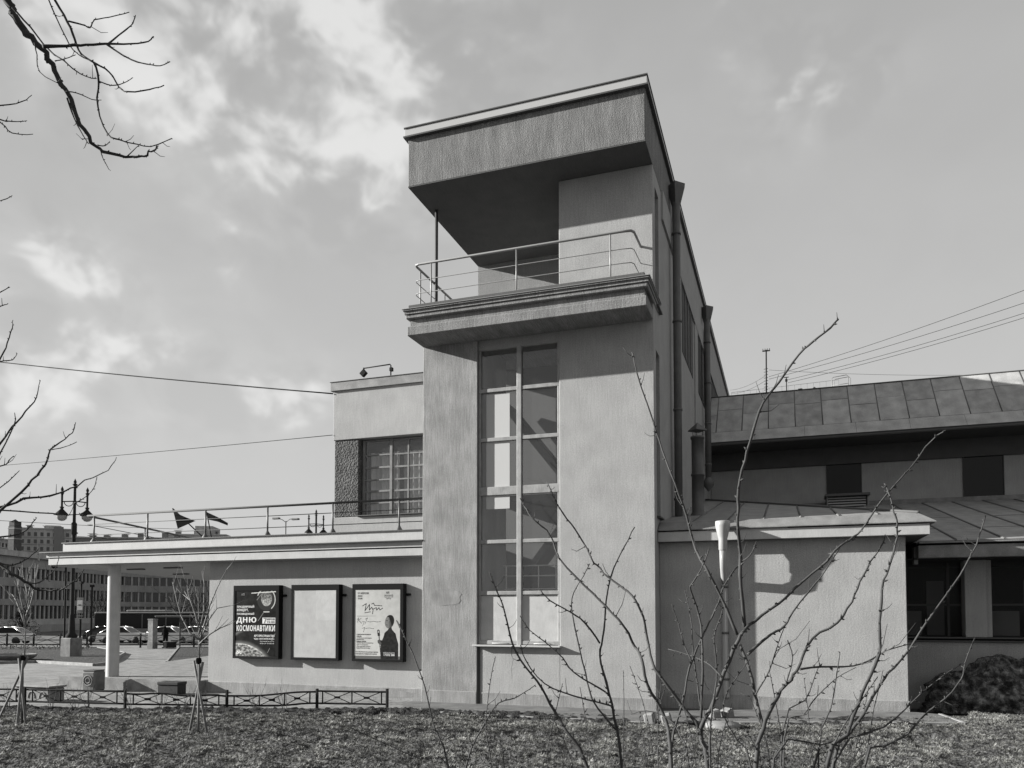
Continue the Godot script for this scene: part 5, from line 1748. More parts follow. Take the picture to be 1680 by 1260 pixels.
func bare_tree(label: String, at: Vector3, h: float, sd: int) -> void:
	rng.seed = 900 + sd
	var T := thing("bare_tree", label, "tree", at, "bare trees along the road")
	rod("trunk", [Vector3.ZERO, Vector3(0.04, h * 0.35, 0.02)], h * 0.02, M.bark_dark, T, 6)
	var c := sb()
	for k in 6:
		var a := TAU * k / 6.0 + rng.randf()
		grow(c, Vector3(0.04, h * (0.27 + 0.02 * k), 0.02), Vector3(cos(a) * 0.6, 1.0, sin(a) * 0.6).normalized(), h * 0.5, h * 0.011, 2, 0.75)
	obj("crown", c, M.bark_dark, T)

# ---------------------------------------------------------------- wires and roof poles
func wire(label: String, a: Vector3, b: Vector3, sag: float, r: float) -> void:
	var pts: Array = []
	for i in 17:
		var t := i / 16.0
		pts.append(a.lerp(b, t) - Vector3(0, sag * 4.0 * t * (1.0 - t), 0))
	tag(rod("overhead_wire", pts, r, M.iron, self, 5), label, "wire", "overhead wires")

func build_wires() -> void:
	wire("thick cable running from the upper block's corner to the left over the canopy", Vector3(-10.8, 9.45, -2.98), Vector3(-38.935, 15.694, -8.488), 0.1, 0.022)
	wire("faint thin wire from the upper block's wall sloping down to the left", Vector3(-10.8, 8.1, -2.98), Vector3(-44.261, 10.417, -12.167), 0.05, 0.011)
	var p0 := Vector3(2.166, 13.482, -22.899)
	var P := thing("roof_utility_pole", "tall thin pole with crossarm and many insulators behind the hall ridge", "utility pole", p0)
	var top := (Vector3(2.197, 15.787, -22.808)) - p0
	rod("shaft", [Vector3(0, -1.5, 0), top], 0.035, M.iron, P, 6)
	box("crossarm", top + Vector3(-0.19, -0.08, -0.03), top + Vector3(0.19, -0.02, 0.03), M.iron, P)
	for k in 4:
		rod("insulator", [top + Vector3(-0.16 + k * 0.107, -0.03, 0), top + Vector3(-0.16 + k * 0.107, 0.07, 0)], 0.015, M.iron, P, 5)
	for k in 9:
		var y := 0.1 + k * 0.155
		rod("bracket", [Vector3(-0.1, y, 0), Vector3(0.1, y + 0.02, 0)], 0.014, M.iron, P, 5)
	var p1 := Vector3(3.175, 13.919, -24.291)
	var Q := thing("short_roof_mast", "short thin mast with small crossarm right of the tall roof pole", "utility pole", p1)
	var t1 := (Vector3(3.156, 14.685, -24.251)) - p1
	rod("shaft", [Vector3(0, -1.5, 0), t1], 0.025, M.iron, Q, 6)
	box("crossarm", t1 + Vector3(-0.12, -0.02, -0.02), t1 + Vector3(0.12, 0.02, 0.02), M.iron, Q)
	box("junction_box", t1 + Vector3(-0.06, -0.22, -0.05), t1 + Vector3(0.06, -0.1, 0.05), M.iron, Q)
	var k := 0
	for t in [[Vector3(2.326, 14.417, -22.914), Vector3(13.522, 15.431, -16.169)], [Vector3(2.324, 14.292, -22.919), Vector3(13.514, 14.87, -16.191)], [Vector3(3.245, 14.557, -24.287), Vector3(14.215, 15.253, -18.538)], [Vector3(3.242, 14.398, -24.293), Vector3(14.566, 15.449, -19.712)], [Vector3(2.33, 14.759, -22.9), Vector3(15.568, 16.97, -35.89)], [Vector3(2.12, 14.448, -22.841), Vector3(-0.185, 16.564, -32.542)], [Vector3(2.117, 14.199, -22.85), Vector3(-0.115, 16.331, -32.577)]]:
		wire(["uppermost of the wires fanning from the roof pole to the upper right", "second wire down of the fan rising to the right from the tall roof pole", "third wire down of the fan, from the short mast to the right", "lowest wire of the fan rising right from the short mast", "level wire running right from the tall roof pole above the ridge", "upper short wire from the tall roof pole towards the tower", "lower short wire from the tall roof pole towards the tower"][k], t[0], t[1], 0.15, 0.011 if k < 4 else 0.008)
		k += 1
	# thin ridge railing behind the hall
	var rr := thing("ridge_railing", "very thin railing along the hall roof behind the ridge", "railing")
	var a := Vector3(0.368, 14.167, -24.363)
	var b := Vector3(5.819, 14.854, -26.23)
	rod("rail", [a, b], 0.008, M.pipe, rr, 4)
	for i in 18:
		var q := a.lerp(b, i / 17.0)
		rod("post", [q, q - Vector3(0, 0.9, 0)], 0.006, M.pipe, rr, 4)
	wire("tram wire crossing low behind the terrace railing", Vector3(-56.497, 9.585, -23.841), Vector3(-51.487, 10.33, -41.45), 0.1, 0.02)

# ---------------------------------------------------------------- garden: young trees, small shrubs, boulder
func build_garden() -> void:
	rng.seed = 333
	# boulder heap by the porch
	var c := Vector3(7.311, 0.16, -1.011)
	var R := sb()
	R.set_smooth_group(0)
	var n1 := noise(0.9, 15, 4)
	var V: Array = []
	for i in 25:
		var row: Array = []
		for j in 49:
			var th := PI * 0.5 * i / 24.0
			var ph := TAU * j / 48.0
			var d := Vector3(cos(ph) * sin(PI / 2 - th) , sin(th), sin(ph) * sin(PI / 2 - th))
			if j == 48:
				d = V_first(row)
			var k := 1.0 + 0.35 * n1.get_noise_3dv(d * 1.6) + 0.12 * n1.get_noise_3dv(d * 6.0)
			row.append(d)
			if j == 48:
				k = 1.0 + 0.35 * n1.get_noise_3dv(d * 1.6) + 0.12 * n1.get_noise_3dv(d * 6.0)
			row[j] = d
		V.append(row)
	var at := func(i: int, j: int) -> Vector3:
		var d: Vector3 = V[i][j % 48]
		var k := 1.0 + 0.35 * n1.get_noise_3dv(d * 1.6) + 0.10 * n1.get_noise_3dv(d * 5.0)
		return Vector3(d.x * 1.75, d.y * 1.2 - 0.08, d.z * 0.75) * k
	for i in 24:
		for j in 48:
			quad(R, at.call(i, j), at.call(i, j + 1), at.call(i + 1, j + 1), at.call(i + 1, j), V[i][j] + Vector3(0, 0.05, 0))
	var rock := obj("boulder", R, M.rock)
	rock.position = c + Vector3(0.55, -0.03, -1.25)
	tag(rock, "big dark mossy boulder lying before the porch's low wall", "boulder")
	# well cover and broken splash blocks by the white downpipe
	var wc := Vector3(1.713, 0.1, 2.602)
	var WC := thing("well_cover", "round concrete well cover lying in the lawn by the downpipe", "well cover", wc)
	var ws := sb()
	lathe(ws, Vector3.ZERO, [Vector2(0.33, -0.1), Vector2(0.34, 0.07), Vector2(0.31, 0.10), Vector2(0.0, 0.1)], 20)
	obj("lid", ws, M.kerb, WC)
	rod("peg", [Vector3(0.05, -0.3, 0.38), Vector3(0.05, 0.02, 0.38)], 0.02, M.kerb, WC, 5)
	for t in [[Vector3(1.607, 0.1, 1.128), 0.3, "split concrete splash block under the white downpipe"], [Vector3(0.415, 0.06, 2.031), -0.5, "broken white concrete lump at the tower's corner"]]:
		var o := thing("splash_block", t[2], "concrete block", t[0], "concrete lumps by the apron")
		o.rotation.y = t[1]
		for q in [[-0.2, 0.1], [0.12, -0.06]]:
			var s := sb()
			bx(s, Vector3(-0.11, -0.05, -0.12), Vector3(0.11, 0.2, 0.12), 0.03, Transform3D(Basis(Vector3(0.2, 1, 0.4).normalized(), 0.6 + q[0]), Vector3(q[0], 0, q[1])))
			obj("lump", s, M.concrete, o)
	# two young staked trees
	young_tree("young bare tree tied to crossed stakes at the left edge", Vector3(-12.373, 0, 6.419), [Vector3(-13.344, 0, 6.273), Vector3(-12.003, 0, 6.838), Vector3(-11.957, 0, 6.643)], [Vector3(-12.277, 1.44, 6.396), Vector3(-12.33, 1.366, 6.464), Vector3(-12.461, 1.415, 6.459)], 0.0,
		[[0, [Vector3(-12.351, 1.415, 6.42), Vector3(-12.395, 1.8, 6.382), Vector3(-12.533, 2.135, 6.265), Vector3(-12.671, 2.583, 6.138)]], [0, [Vector3(-12.317, 2.139, 6.441), Vector3(-12.366, 2.579, 6.342), Vector3(-12.322, 2.775, 6.312), Vector3(-12.31, 3.131, 6.231), Vector3(-12.397, 3.375, 6.122), Vector3(-12.436, 3.594, 6.036)]], [0, [Vector3(-12.317, 2.139, 6.441), Vector3(-12.412, 2.578, 6.461), Vector3(-12.556, 2.905, 6.439), Vector3(-12.734, 3.107, 6.332)]], [0, [Vector3(-12.286, 2.578, 6.449), Vector3(-12.45, 2.975, 6.242), Vector3(-12.848, 3.394, 5.944)]], [0, [Vector3(-12.302, 2.32, 6.443), Vector3(-12.188, 2.643, 6.417), Vector3(-12.157, 2.967, 6.38), Vector3(-12.163, 3.357, 6.373)]], [0, [Vector3(-12.318, 2.061, 6.437), Vector3(-12.653, 2.384, 6.291), Vector3(-12.926, 2.649, 6.195), Vector3(-13.155, 2.786, 6.104)]], [0, [Vector3(-12.3, 2.449, 6.449), Vector3(-12.461, 2.842, 6.315), Vector3(-12.812, 3.183, 6.128), Vector3(-12.971, 3.458, 6.037)]]], Vector3(-12.388, 1.415, 6.433))
	young_tree("young bare tree tied to crossed stakes before the wing wall's corner", Vector3(-8.255, 0, 5.879), [Vector3(-8.27, 0, 6.135), Vector3(-8.088, 0, 6.071), Vector3(-7.84, 0, 6.067)], [Vector3(-8.139, 1.395, 5.907), Vector3(-8.174, 1.349, 5.97), Vector3(-8.312, 1.419, 5.968)], 1.0,
		[[0, [Vector3(-8.209, 1.382, 5.93), Vector3(-8.236, 1.846, 5.927), Vector3(-8.328, 2.187, 5.83), Vector3(-8.423, 2.846, 5.754)]], [0, [Vector3(-8.214, 1.847, 5.953), Vector3(-8.41, 1.981, 5.99), Vector3(-8.699, 2.323, 5.916), Vector3(-8.84, 2.634, 5.887), Vector3(-9.014, 3.013, 5.825)]], [0, [Vector3(-8.209, 2.189, 5.966), Vector3(-8.303, 2.58, 6.075), Vector3(-8.44, 2.753, 6.01), Vector3(-8.444, 2.936, 6.043)]], [0, [Vector3(-8.203, 1.81, 5.947), Vector3(-8.038, 2.52, 5.858), Vector3(-7.863, 2.875, 5.86), Vector3(-7.707, 3.308, 5.733)]], [0, [Vector3(-8.203, 1.786, 5.946), Vector3(-8.106, 2.225, 5.807), Vector3(-8.092, 2.472, 5.577), Vector3(-7.882, 2.536, 5.351)]], [0, [Vector3(-8.212, 1.957, 5.957), Vector3(-8.215, 2.385, 5.824), Vector3(-8.442, 2.952, 5.556), Vector3(-8.496, 3.27, 5.536)]], [0, [Vector3(-8.204, 1.761, 5.945), Vector3(-7.964, 1.958, 5.915), Vector3(-7.844, 2.078, 5.757), Vector3(-7.628, 2.152, 5.732)]], [0, [Vector3(-8.211, 2.079, 5.962), Vector3(-8.568, 2.447, 5.702), Vector3(-8.773, 2.638, 5.58), Vector3(-9.041, 2.768, 5.495)]]], Vector3(-8.22, 1.419, 5.936))
	# thin leafless saplings along the fence
	for t in [[88, 1165, "before the carved trough"], [130, 1168, "left of the carved bin"], [222, 1166, "right of the fence post below the column"], [268, 1166, "before the dark bench block"], [300, 1168, "left of the right young tree's stakes"], [420, 1163, "below the first poster case"], [470, 1165, "between the first and second poster cases"], [20, 1165, "between the left young tree's stakes"], [340, 1160, "right of the right young tree's stakes"], [150, 1165, "just under the carved bin"]]:
		var p := gpt(t[0], t[1])
		var T := thing("leafless_sapling", "thin leafless shrub twig by the low fence, " + t[2], "shrub", p, "leafless twigs along the low fence")
		var s := sb()
		for k in 4:
			var a := rng.randf() * TAU
			grow(s, Vector3(rng.randf_range(-0.05, 0.05), -0.03, 0), Vector3(cos(a) * 0.35, 1, sin(a) * 0.35).normalized(), rng.randf_range(0.35, 0.75), 0.008, 1, 0.6)
		obj("stem", s, M.bark, T)

func gpt(px: float, py: float) -> Vector3:
	# where the sight line through a place of the survey photograph meets level ground
	var dist := 2.4 * 1283.0 / (py - 1003.8)
	return ray_at(px, dist)

func V_first(row: Array) -> Vector3:
	return row[0]

func young_tree(label: String, at: Vector3, feet: Array, tops: Array, which: float, limbs: Array, tie: Vector3) -> void:
	var T := thing("young_tree", label, "tree", at, "young staked trees")
	var base := at + Vector3(0, 0, 0)
	rod("trunk", [Vector3(0, -0.05, 0), tie - base, limbs[0][1][0] - base], 0.024, M.bark, T, 7)
	var c := sb()
	for l in limbs:
		var pts: Array = []
		for p in l[1]:
			pts.append(p - base)
		var n := pts.size()
		var rad: Array = []
		for i in n:
			rad.append(lerpf(0.018, 0.006, float(i) / (n - 1)))
		tube(c, pts, rad, 5)
		for i in range(1, n):
			for k in 2:
				var d: Vector3 = (pts[i] - pts[i - 1]).normalized()
				var a := rng.randf() * TAU
				var e := (d + Vector3(cos(a), 0.3, sin(a)) * 0.6).normalized()
				var o: Vector3 = (pts[i - 1] as Vector3).lerp(pts[i], rng.randf())
				var ln := rng.randf_range(0.12, 0.42)
				tube(c, [o, o + e * ln * 0.5 + Vector3(0, 0.01, 0), o + e * ln + Vector3(0, 0.05, 0)], [0.006, 0.005, 0.003], 4)
	obj("crown", c, M.bark_pale if which > 0.5 or true else M.bark, T)
	for i in 3:
		var side: String = ["left-footed", "middle", "right-footed"][i]
		tag(rod("support_stake", [feet[i] - Vector3(0, 0.1, 0), tops[i]], 0.024, M.stake, self, 8), side + " wooden stake " + ["crossing at the young tree by the left edge", "crossing at the young tree before the wing wall"][int(which)], "stake", ["stakes of the left young tree", "stakes of the young tree by the wall"][int(which)])
	var bd := sb()
	lathe(bd, tie, [Vector2(0.045, -0.06), Vector2(0.06, 0.0), Vector2(0.045, 0.06)], 10)
	tag(obj("tree_tie", bd, M.cloth), ["dark strap binding stakes round the young tree at the left edge", "dark strap binding stakes round the young tree before the wall"][int(which)], "strap")

# ---------------------------------------------------------------- shrubs in the foreground and the tree at the left
func stem(parent: Node, called: String, pts: Array, r0: float, r1: float, m: Material, buds := true, twig := 1.0) -> void:
	var P: Array = []
	var n := pts.size()
	# a smooth curve through the surveyed points
	for i in n - 1:
		var p0: Vector3 = pts[maxi(i - 1, 0)]
		var p1: Vector3 = pts[i]
		var p2: Vector3 = pts[i + 1]
		var p3: Vector3 = pts[mini(i + 2, n - 1)]
		for k in 3:
			P.append(p1.cubic_interpolate(p2, p0, p3, k / 3.0) + Vector3(rng.randf_range(-1, 1), rng.randf_range(-1, 1), rng.randf_range(-1, 1)) * r0 * 0.22)
	P.append(pts[n - 1])
	var R: Array = []
	var slim := 0.8 if called == "stem" else (0.72 if called == "branch" else 1.0)
	for i in P.size():
		R.append(lerpf(r0, r1, pow(float(i) / (P.size() - 1), 0.65)) * slim * rng.randf_range(0.9, 1.12))
	var s := sb()
	tube(s, P, R, 7)
	if buds:
		for i in range(3, P.size()):
			var seg: Vector3 = P[i] - P[i - 1]
			var cnt := int(seg.length() / 0.075) + 1
			for k in cnt:
				if rng.randf() < 0.75:
					var o: Vector3 = (P[i - 1] as Vector3).lerp(P[i], rng.randf())
					var a := rng.randf() * TAU
					var d := seg.normalized()
					var side := d.cross(Vector3(cos(a), 0.4, sin(a))).normalized()
					var e := (d * 0.5 + side).normalized()
					var rr: float = R[i]
					if o.y < 0.25:
						continue
					var bl := rng.randf_range(0.6, 1.5) * (1.0 if called == "stem" else 0.55)
					tube(s, [o + e * rr * 0.3, o + e * (rr + 0.006 * bl), o + e * (rr + 0.02 * bl)], [rr * 0.4 + 0.003, rr * 0.3 + 0.0045 * bl, 0.001], 5)
					if rng.randf() < 0.2 * twig:
						var ln := rng.randf_range(0.03, 0.13) if rng.randf() < 0.85 or i > P.size() * 0.75 else rng.randf_range(0.15, 0.35)
						tube(s, [o, o + e * ln * 0.6, o + (e + Vector3(0, 0.25, 0)) * ln], [0.0032, 0.0026, 0.0016], 4)
	obj(called, s, m, parent)

func build_branches() -> void:
	rng.seed = 77
	var L := thing("bare_shrub", "leafless budded shrub standing before the tall window", "shrub", Vector3.ZERO, "bare shrubs in the foreground")
	var C := thing("bare_shrub", "leafless forked shrub before the tower's corner and white downpipe, tallest of the shrubs", "shrub", Vector3.ZERO, "bare shrubs in the foreground")
	var R := thing("bare_shrub", "leafless shrub with long arching stems before the annex and porch", "shrub", Vector3.ZERO, "bare shrubs in the foreground")
	stem(L, "stem", [Vector3(1.555, -0.05, 12.22), Vector3(1.308, 1.083, 12.247), Vector3(1.128, 1.38, 12.246), Vector3(0.962, 1.604, 12.177), Vector3(0.872, 1.799, 12.261), Vector3(0.715, 1.983, 12.24), Vector3(0.614, 2.206, 12.243), Vector3(0.533, 2.464, 12.192), Vector3(0.491, 2.583, 12.235), Vector3(0.414, 2.764, 12.217)], .021, .006, M.bark)
	stem(L, "stem", [Vector3(1.589, -0.05, 11.996), Vector3(1.545, 1.043, 11.951), Vector3(1.486, 1.479, 11.964), Vector3(1.432, 1.785, 12.032), Vector3(1.358, 2.012, 11.963), Vector3(1.408, 2.171, 12.061), Vector3(1.428, 2.404, 12.048), Vector3(1.47, 2.691, 12.036), Vector3(1.565, 2.972, 11.882), Vector3(1.665, 3.144, 11.916)], .020, .006, M.bark)
	stem(L, "stem", [Vector3(1.369, 2.127, 12.007), Vector3(1.282, 2.305, 12.187), Vector3(1.155, 2.399, 12.214), Vector3(1.034, 2.496, 12.414), Vector3(0.974, 2.587, 12.498)], .012, .005, M.bark)
	stem(L, "stem", [Vector3(1.468, 1.565, 11.98), Vector3(1.456, 1.593, 12.046), Vector3(1.151, 1.665, 12.083), Vector3(0.9, 1.773, 12.135), Vector3(0.752, 1.966, 12.198), Vector3(0.698, 2.109, 12.19)], .012, .005, M.bark)
	stem(L, "stem", [Vector3(0.002, -0.05, 12.125), Vector3(0.109, 0.963, 12.024), Vector3(0.239, 1.326, 11.941), Vector3(0.381, 1.55, 11.886), Vector3(0.525, 1.601, 11.837), Vector3(0.666, 1.708, 11.662)], .013, .005, M.bark)
	stem(L, "stem", [Vector3(0.163, -0.05, 12.387), Vector3(0.083, 1.023, 12.353), Vector3(-0.088, 1.381, 12.292), Vector3(-0.19, 1.719, 12.274), Vector3(-0.337, 2.029, 12.239), Vector3(-0.392, 2.129, 12.242), Vector3(-0.501, 2.314, 12.217)], .012, .005, M.bark)
	stem(L, "stem", [Vector3(0.453, -0.05, 12.18), Vector3(0.403, 1.003, 12.135), Vector3(0.344, 1.323, 12.12), Vector3(0.336, 1.583, 12.053), Vector3(0.325, 1.839, 11.917), Vector3(0.374, 1.988, 11.951)], .009, .004, M.bark)
	stem(L, "stem", [Vector3(1.438, 1.67, 11.985), Vector3(1.383, 1.706, 11.933), Vector3(1.179, 1.88, 12.187), Vector3(1.122, 2.012, 12.334), Vector3(0.97, 2.151, 12.366), Vector3(0.883, 2.246, 12.501), Vector3(0.833, 2.369, 12.608)], .012, .004, M.bark)
	stem(L, "stem", [Vector3(1.501, 1.379, 11.96), Vector3(1.454, 1.442, 12.016), Vector3(1.294, 1.627, 11.978), Vector3(1.214, 1.861, 11.916), Vector3(1.156, 2.155, 11.967), Vector3(1.092, 2.415, 11.913), Vector3(1.084, 2.571, 11.817), Vector3(1.2, 2.716, 11.915), Vector3(1.231, 2.836, 11.808)], .013, .005, M.bark)
	stem(L, "stem", [Vector3(0.546, -0.05, 12.147), Vector3(0.512, 1.036, 12.099), Vector3(0.457, 1.276, 12.094), Vector3(0.39, 1.597, 12.008)], .007, .004, M.bark)
	stem(L, "stem", [Vector3(0.96, -0.05, 12.109), Vector3(0.911, 1.039, 12.066), Vector3(0.914, 1.288, 12.016), Vector3(1.023, 1.763, 11.981)], .008, .004, M.bark)
	stem(L, "stem", [Vector3(0.319, -0.05, 12.014), Vector3(-0.018, 0.963, 12.068), Vector3(-0.273, 1.051, 12.181), Vector3(-0.452, 1.158, 12.32), Vector3(-0.697, 1.29, 12.443), Vector3(-0.841, 1.382, 12.56)], .008, .004, M.bark)
	stem(C, "stem", [Vector3(2.45, -0.05, 12.544), Vector3(2.33, 1.203, 12.533), Vector3(2.269, 1.421, 12.428), Vector3(2.275, 1.504, 12.481), Vector3(2.344, 1.637, 12.465), Vector3(2.45, 1.92, 12.362), Vector3(2.556, 2.18, 12.379), Vector3(2.595, 2.25, 12.325), Vector3(2.68, 2.326, 12.22), Vector3(2.855, 2.467, 12.138), Vector3(3.049, 2.656, 11.989), Vector3(3.226, 2.811, 11.979), Vector3(3.326, 2.924, 12.003), Vector3(3.449, 3.015, 11.763), Vector3(3.538, 3.118, 11.76), Vector3(3.684, 3.332, 11.792), Vector3(3.914, 3.611, 11.546), Vector3(4.08, 3.823, 11.528), Vector3(4.167, 3.886, 11.578)], .027, .006, M.bark)
	stem(C, "stem", [Vector3(2.6, 2.253, 12.22), Vector3(2.582, 2.6, 12.357), Vector3(2.575, 2.861, 12.326), Vector3(2.574, 3.073, 12.521), Vector3(2.576, 3.194, 12.529), Vector3(2.595, 3.409, 12.591), Vector3(2.653, 3.606, 12.642), Vector3(2.705, 3.759, 12.706), Vector3(2.772, 3.959, 12.688), Vector3(2.886, 4.107, 12.661), Vector3(3.028, 4.287, 12.713), Vector3(3.118, 4.337, 12.802), Vector3(3.236, 4.418, 12.822), Vector3(3.293, 4.494, 12.761)], .020, .008, M.bark)
	stem(C, "stem", [Vector3(2.542, 2.215, 12.292), Vector3(2.421, 2.53, 12.321), Vector3(2.311, 2.757, 12.38), Vector3(2.213, 2.919, 12.199), Vector3(2.156, 3.183, 12.239), Vector3(2.071, 3.445, 12.331), Vector3(1.961, 3.737, 12.235), Vector3(1.873, 4.022, 12.207), Vector3(1.778, 4.363, 12.386), Vector3(1.721, 4.579, 12.288)], .017, .006, M.bark)
	stem(C, "stem", [Vector3(2.731, 1.515, 12.301), Vector3(2.671, 1.724, 12.185), Vector3(2.63, 1.924, 12.15), Vector3(2.554, 2.135, 12.084)], .017, .014, M.bark)
	stem(C, "stem", [Vector3(2.132, -0.05, 12.761), Vector3(2.077, 1.223, 12.728), Vector3(2.034, 1.486, 12.567), Vector3(1.972, 1.643, 12.526), Vector3(1.888, 1.837, 12.643), Vector3(1.84, 2.028, 12.63), Vector3(1.757, 2.123, 12.436), Vector3(1.697, 2.283, 12.606), Vector3(1.555, 2.438, 12.581), Vector3(1.373, 2.607, 12.55), Vector3(1.152, 2.837, 12.526), Vector3(1.088, 2.978, 12.485), Vector3(1.037, 3.08, 12.509), Vector3(0.929, 3.179, 12.573), Vector3(0.837, 3.294, 12.504), Vector3(0.801, 3.362, 12.512)], .021, .006, M.bark)
	stem(C, "stem", [Vector3(2.26, 1.501, 12.464), Vector3(2.127, 1.659, 12.44), Vector3(1.981, 1.868, 12.475), Vector3(1.899, 1.984, 12.441), Vector3(1.828, 2.183, 12.267), Vector3(1.804, 2.359, 12.326), Vector3(1.75, 2.498, 12.38), Vector3(1.638, 2.597, 12.296), Vector3(1.503, 2.691, 12.262), Vector3(1.388, 2.8, 12.196), Vector3(1.376, 2.831, 12.301), Vector3(1.272, 2.997, 12.197), Vector3(1.158, 3.162, 12.174), Vector3(1.065, 3.303, 12.233), Vector3(1.004, 3.417, 12.193), Vector3(0.91, 3.563, 12.084)], .018, .006, M.bark)
	stem(C, "stem", [Vector3(2.41, -0.05, 12.77), Vector3(2.368, 1.243, 12.733), Vector3(2.364, 1.559, 12.645), Vector3(2.388, 1.746, 12.64), Vector3(2.406, 1.947, 12.564), Vector3(2.394, 2.2, 12.604), Vector3(2.424, 2.315, 12.576), Vector3(2.463, 2.436, 12.587)], .013, .005, M.bark)
	stem(C, "stem", [Vector3(2.002, -0.05, 12.488), Vector3(2.031, 1.255, 12.427), Vector3(2.121, 1.653, 12.394), Vector3(2.162, 1.947, 12.224), Vector3(2.268, 2.175, 12.341), Vector3(2.322, 2.31, 12.242), Vector3(2.398, 2.483, 12.21), Vector3(2.452, 2.623, 12.269), Vector3(2.551, 2.774, 12.159), Vector3(2.647, 2.847, 12.299), Vector3(2.695, 2.964, 12.161)], .015, .005, M.bark)
	stem(C, "stem", [Vector3(2.295, 1.604, 12.669), Vector3(2.324, 1.908, 12.846), Vector3(2.328, 2.121, 12.824), Vector3(2.299, 2.376, 12.77), Vector3(2.252, 2.56, 12.896), Vector3(2.28, 2.616, 12.944), Vector3(2.347, 2.741, 12.912), Vector3(2.389, 2.858, 12.932)], .014, .005, M.bark)
	stem(C, "stem", [Vector3(2.254, 1.609, 12.259), Vector3(2.207, 1.916, 12.196), Vector3(2.186, 2.17, 12.199), Vector3(2.172, 2.359, 12.192), Vector3(2.119, 2.581, 12.14)], .010, .004, M.bark)
	stem(C, "stem", [Vector3(2.213, 2.014, 12.504), Vector3(2.15, 2.145, 12.48), Vector3(2.101, 2.312, 12.451), Vector3(2.054, 2.466, 12.481)], .008, .004, M.bark)
	stem(C, "stem", [Vector3(2.451, 1.907, 12.628), Vector3(2.361, 1.988, 12.561), Vector3(2.214, 2.045, 12.378), Vector3(1.996, 2.095, 12.259)], .010, .004, M.bark)
	stem(C, "stem", [Vector3(2.68, 1.763, 12.436), Vector3(2.784, 1.949, 12.382), Vector3(2.842, 2.128, 12.175), Vector3(2.913, 2.321, 12.079)], .008, .004, M.bark)
	stem(C, "stem", [Vector3(2.241, -0.05, 12.723), Vector3(2.203, 1.223, 12.684), Vector3(2.143, 1.439, 12.625), Vector3(2.043, 1.565, 12.559), Vector3(1.86, 1.621, 12.541), Vector3(1.73, 1.581, 12.495)], .010, .004, M.bark)
	stem(C, "stem", [Vector3(2.683, -0.05, 12.145), Vector3(2.628, 1.143, 12.108), Vector3(2.527, 1.357, 12.109), Vector3(2.439, 1.536, 12.197), Vector3(2.452, 1.74, 12.283), Vector3(2.635, 2.022, 12.254)], .009, .004, M.bark)
	stem(R, "stem", [Vector3(2.674, -0.05, 12.89), Vector3(2.687, 1.283, 12.836), Vector3(2.744, 1.553, 12.798), Vector3(2.799, 1.698, 12.713), Vector3(2.867, 1.821, 12.639), Vector3(2.936, 1.913, 12.705), Vector3(2.999, 2.026, 12.718), Vector3(3.099, 2.204, 12.5), Vector3(3.262, 2.318, 12.478), Vector3(3.376, 2.476, 12.378), Vector3(3.427, 2.619, 12.45), Vector3(3.529, 2.789, 12.231), Vector3(3.597, 2.902, 12.244), Vector3(3.62, 2.959, 12.274)], .025, .006, M.bark)
	stem(R, "stem", [Vector3(3, 1.982, 12.652), Vector3(3.15, 1.994, 12.518), Vector3(3.388, 1.992, 12.332), Vector3(3.562, 2.065, 12.19), Vector3(3.646, 2.111, 12.161), Vector3(3.859, 2.159, 11.87)], .012, .004, M.bark)
	stem(R, "stem", [Vector3(3.055, -0.05, 12.863), Vector3(3.165, 1.303, 12.776), Vector3(3.301, 1.527, 12.695), Vector3(3.384, 1.731, 12.64), Vector3(3.429, 1.888, 12.738), Vector3(3.541, 2.095, 12.52), Vector3(3.541, 2.25, 12.549), Vector3(3.569, 2.474, 12.515), Vector3(3.579, 2.603, 12.479), Vector3(3.618, 2.712, 12.508), Vector3(3.686, 2.903, 12.369), Vector3(3.689, 3.041, 12.435), Vector3(3.665, 3.126, 12.446), Vector3(3.644, 3.244, 12.439), Vector3(3.615, 3.353, 12.384)], .022, .006, M.bark)
	stem(R, "stem", [Vector3(3.123, -0.05, 12.628), Vector3(3.217, 1.276, 12.545), Vector3(3.341, 1.509, 12.464), Vector3(3.44, 1.651, 12.432), Vector3(3.557, 1.817, 12.202), Vector3(3.633, 1.942, 12.251), Vector3(3.766, 2.061, 12.041), Vector3(3.883, 2.239, 12.014), Vector3(4.029, 2.451, 11.935), Vector3(4.205, 2.69, 11.801), Vector3(4.355, 2.93, 11.63), Vector3(4.452, 3.18, 11.516)], .019, .006, M.bark)
	stem(R, "stem", [Vector3(3.27, -0.05, 12.894), Vector3(3.403, 1.323, 12.8), Vector3(3.549, 1.456, 12.669), Vector3(3.721, 1.536, 12.52), Vector3(3.81, 1.673, 12.589), Vector3(3.95, 1.795, 12.562), Vector3(4.072, 1.928, 12.49), Vector3(4.09, 2.035, 12.488), Vector3(4.177, 2.213, 12.392)], .014, .004, M.bark)
	stem(R, "stem", [Vector3(3.14, -0.05, 12.728), Vector3(3.224, 1.326, 12.651), Vector3(3.58, 1.557, 12.407), Vector3(3.804, 1.715, 12.116), Vector3(3.989, 1.895, 12.109), Vector3(4.188, 2, 11.885)], .014, .004, M.bark)
	stem(R, "stem", [Vector3(2.627, 2.071, 12.362), Vector3(2.797, 2.219, 12.164), Vector3(2.899, 2.282, 12.113), Vector3(2.97, 2.404, 12.044), Vector3(3.142, 2.63, 11.821), Vector3(3.233, 2.756, 11.804), Vector3(3.344, 2.936, 11.723)], .016, .005, M.bark)
	stem(R, "stem", [Vector3(3.111, -0.05, 12.738), Vector3(3.117, 1.365, 12.69), Vector3(3.207, 1.705, 12.628), Vector3(3.247, 1.929, 12.628), Vector3(3.276, 2.108, 12.599)], .009, .004, M.bark)
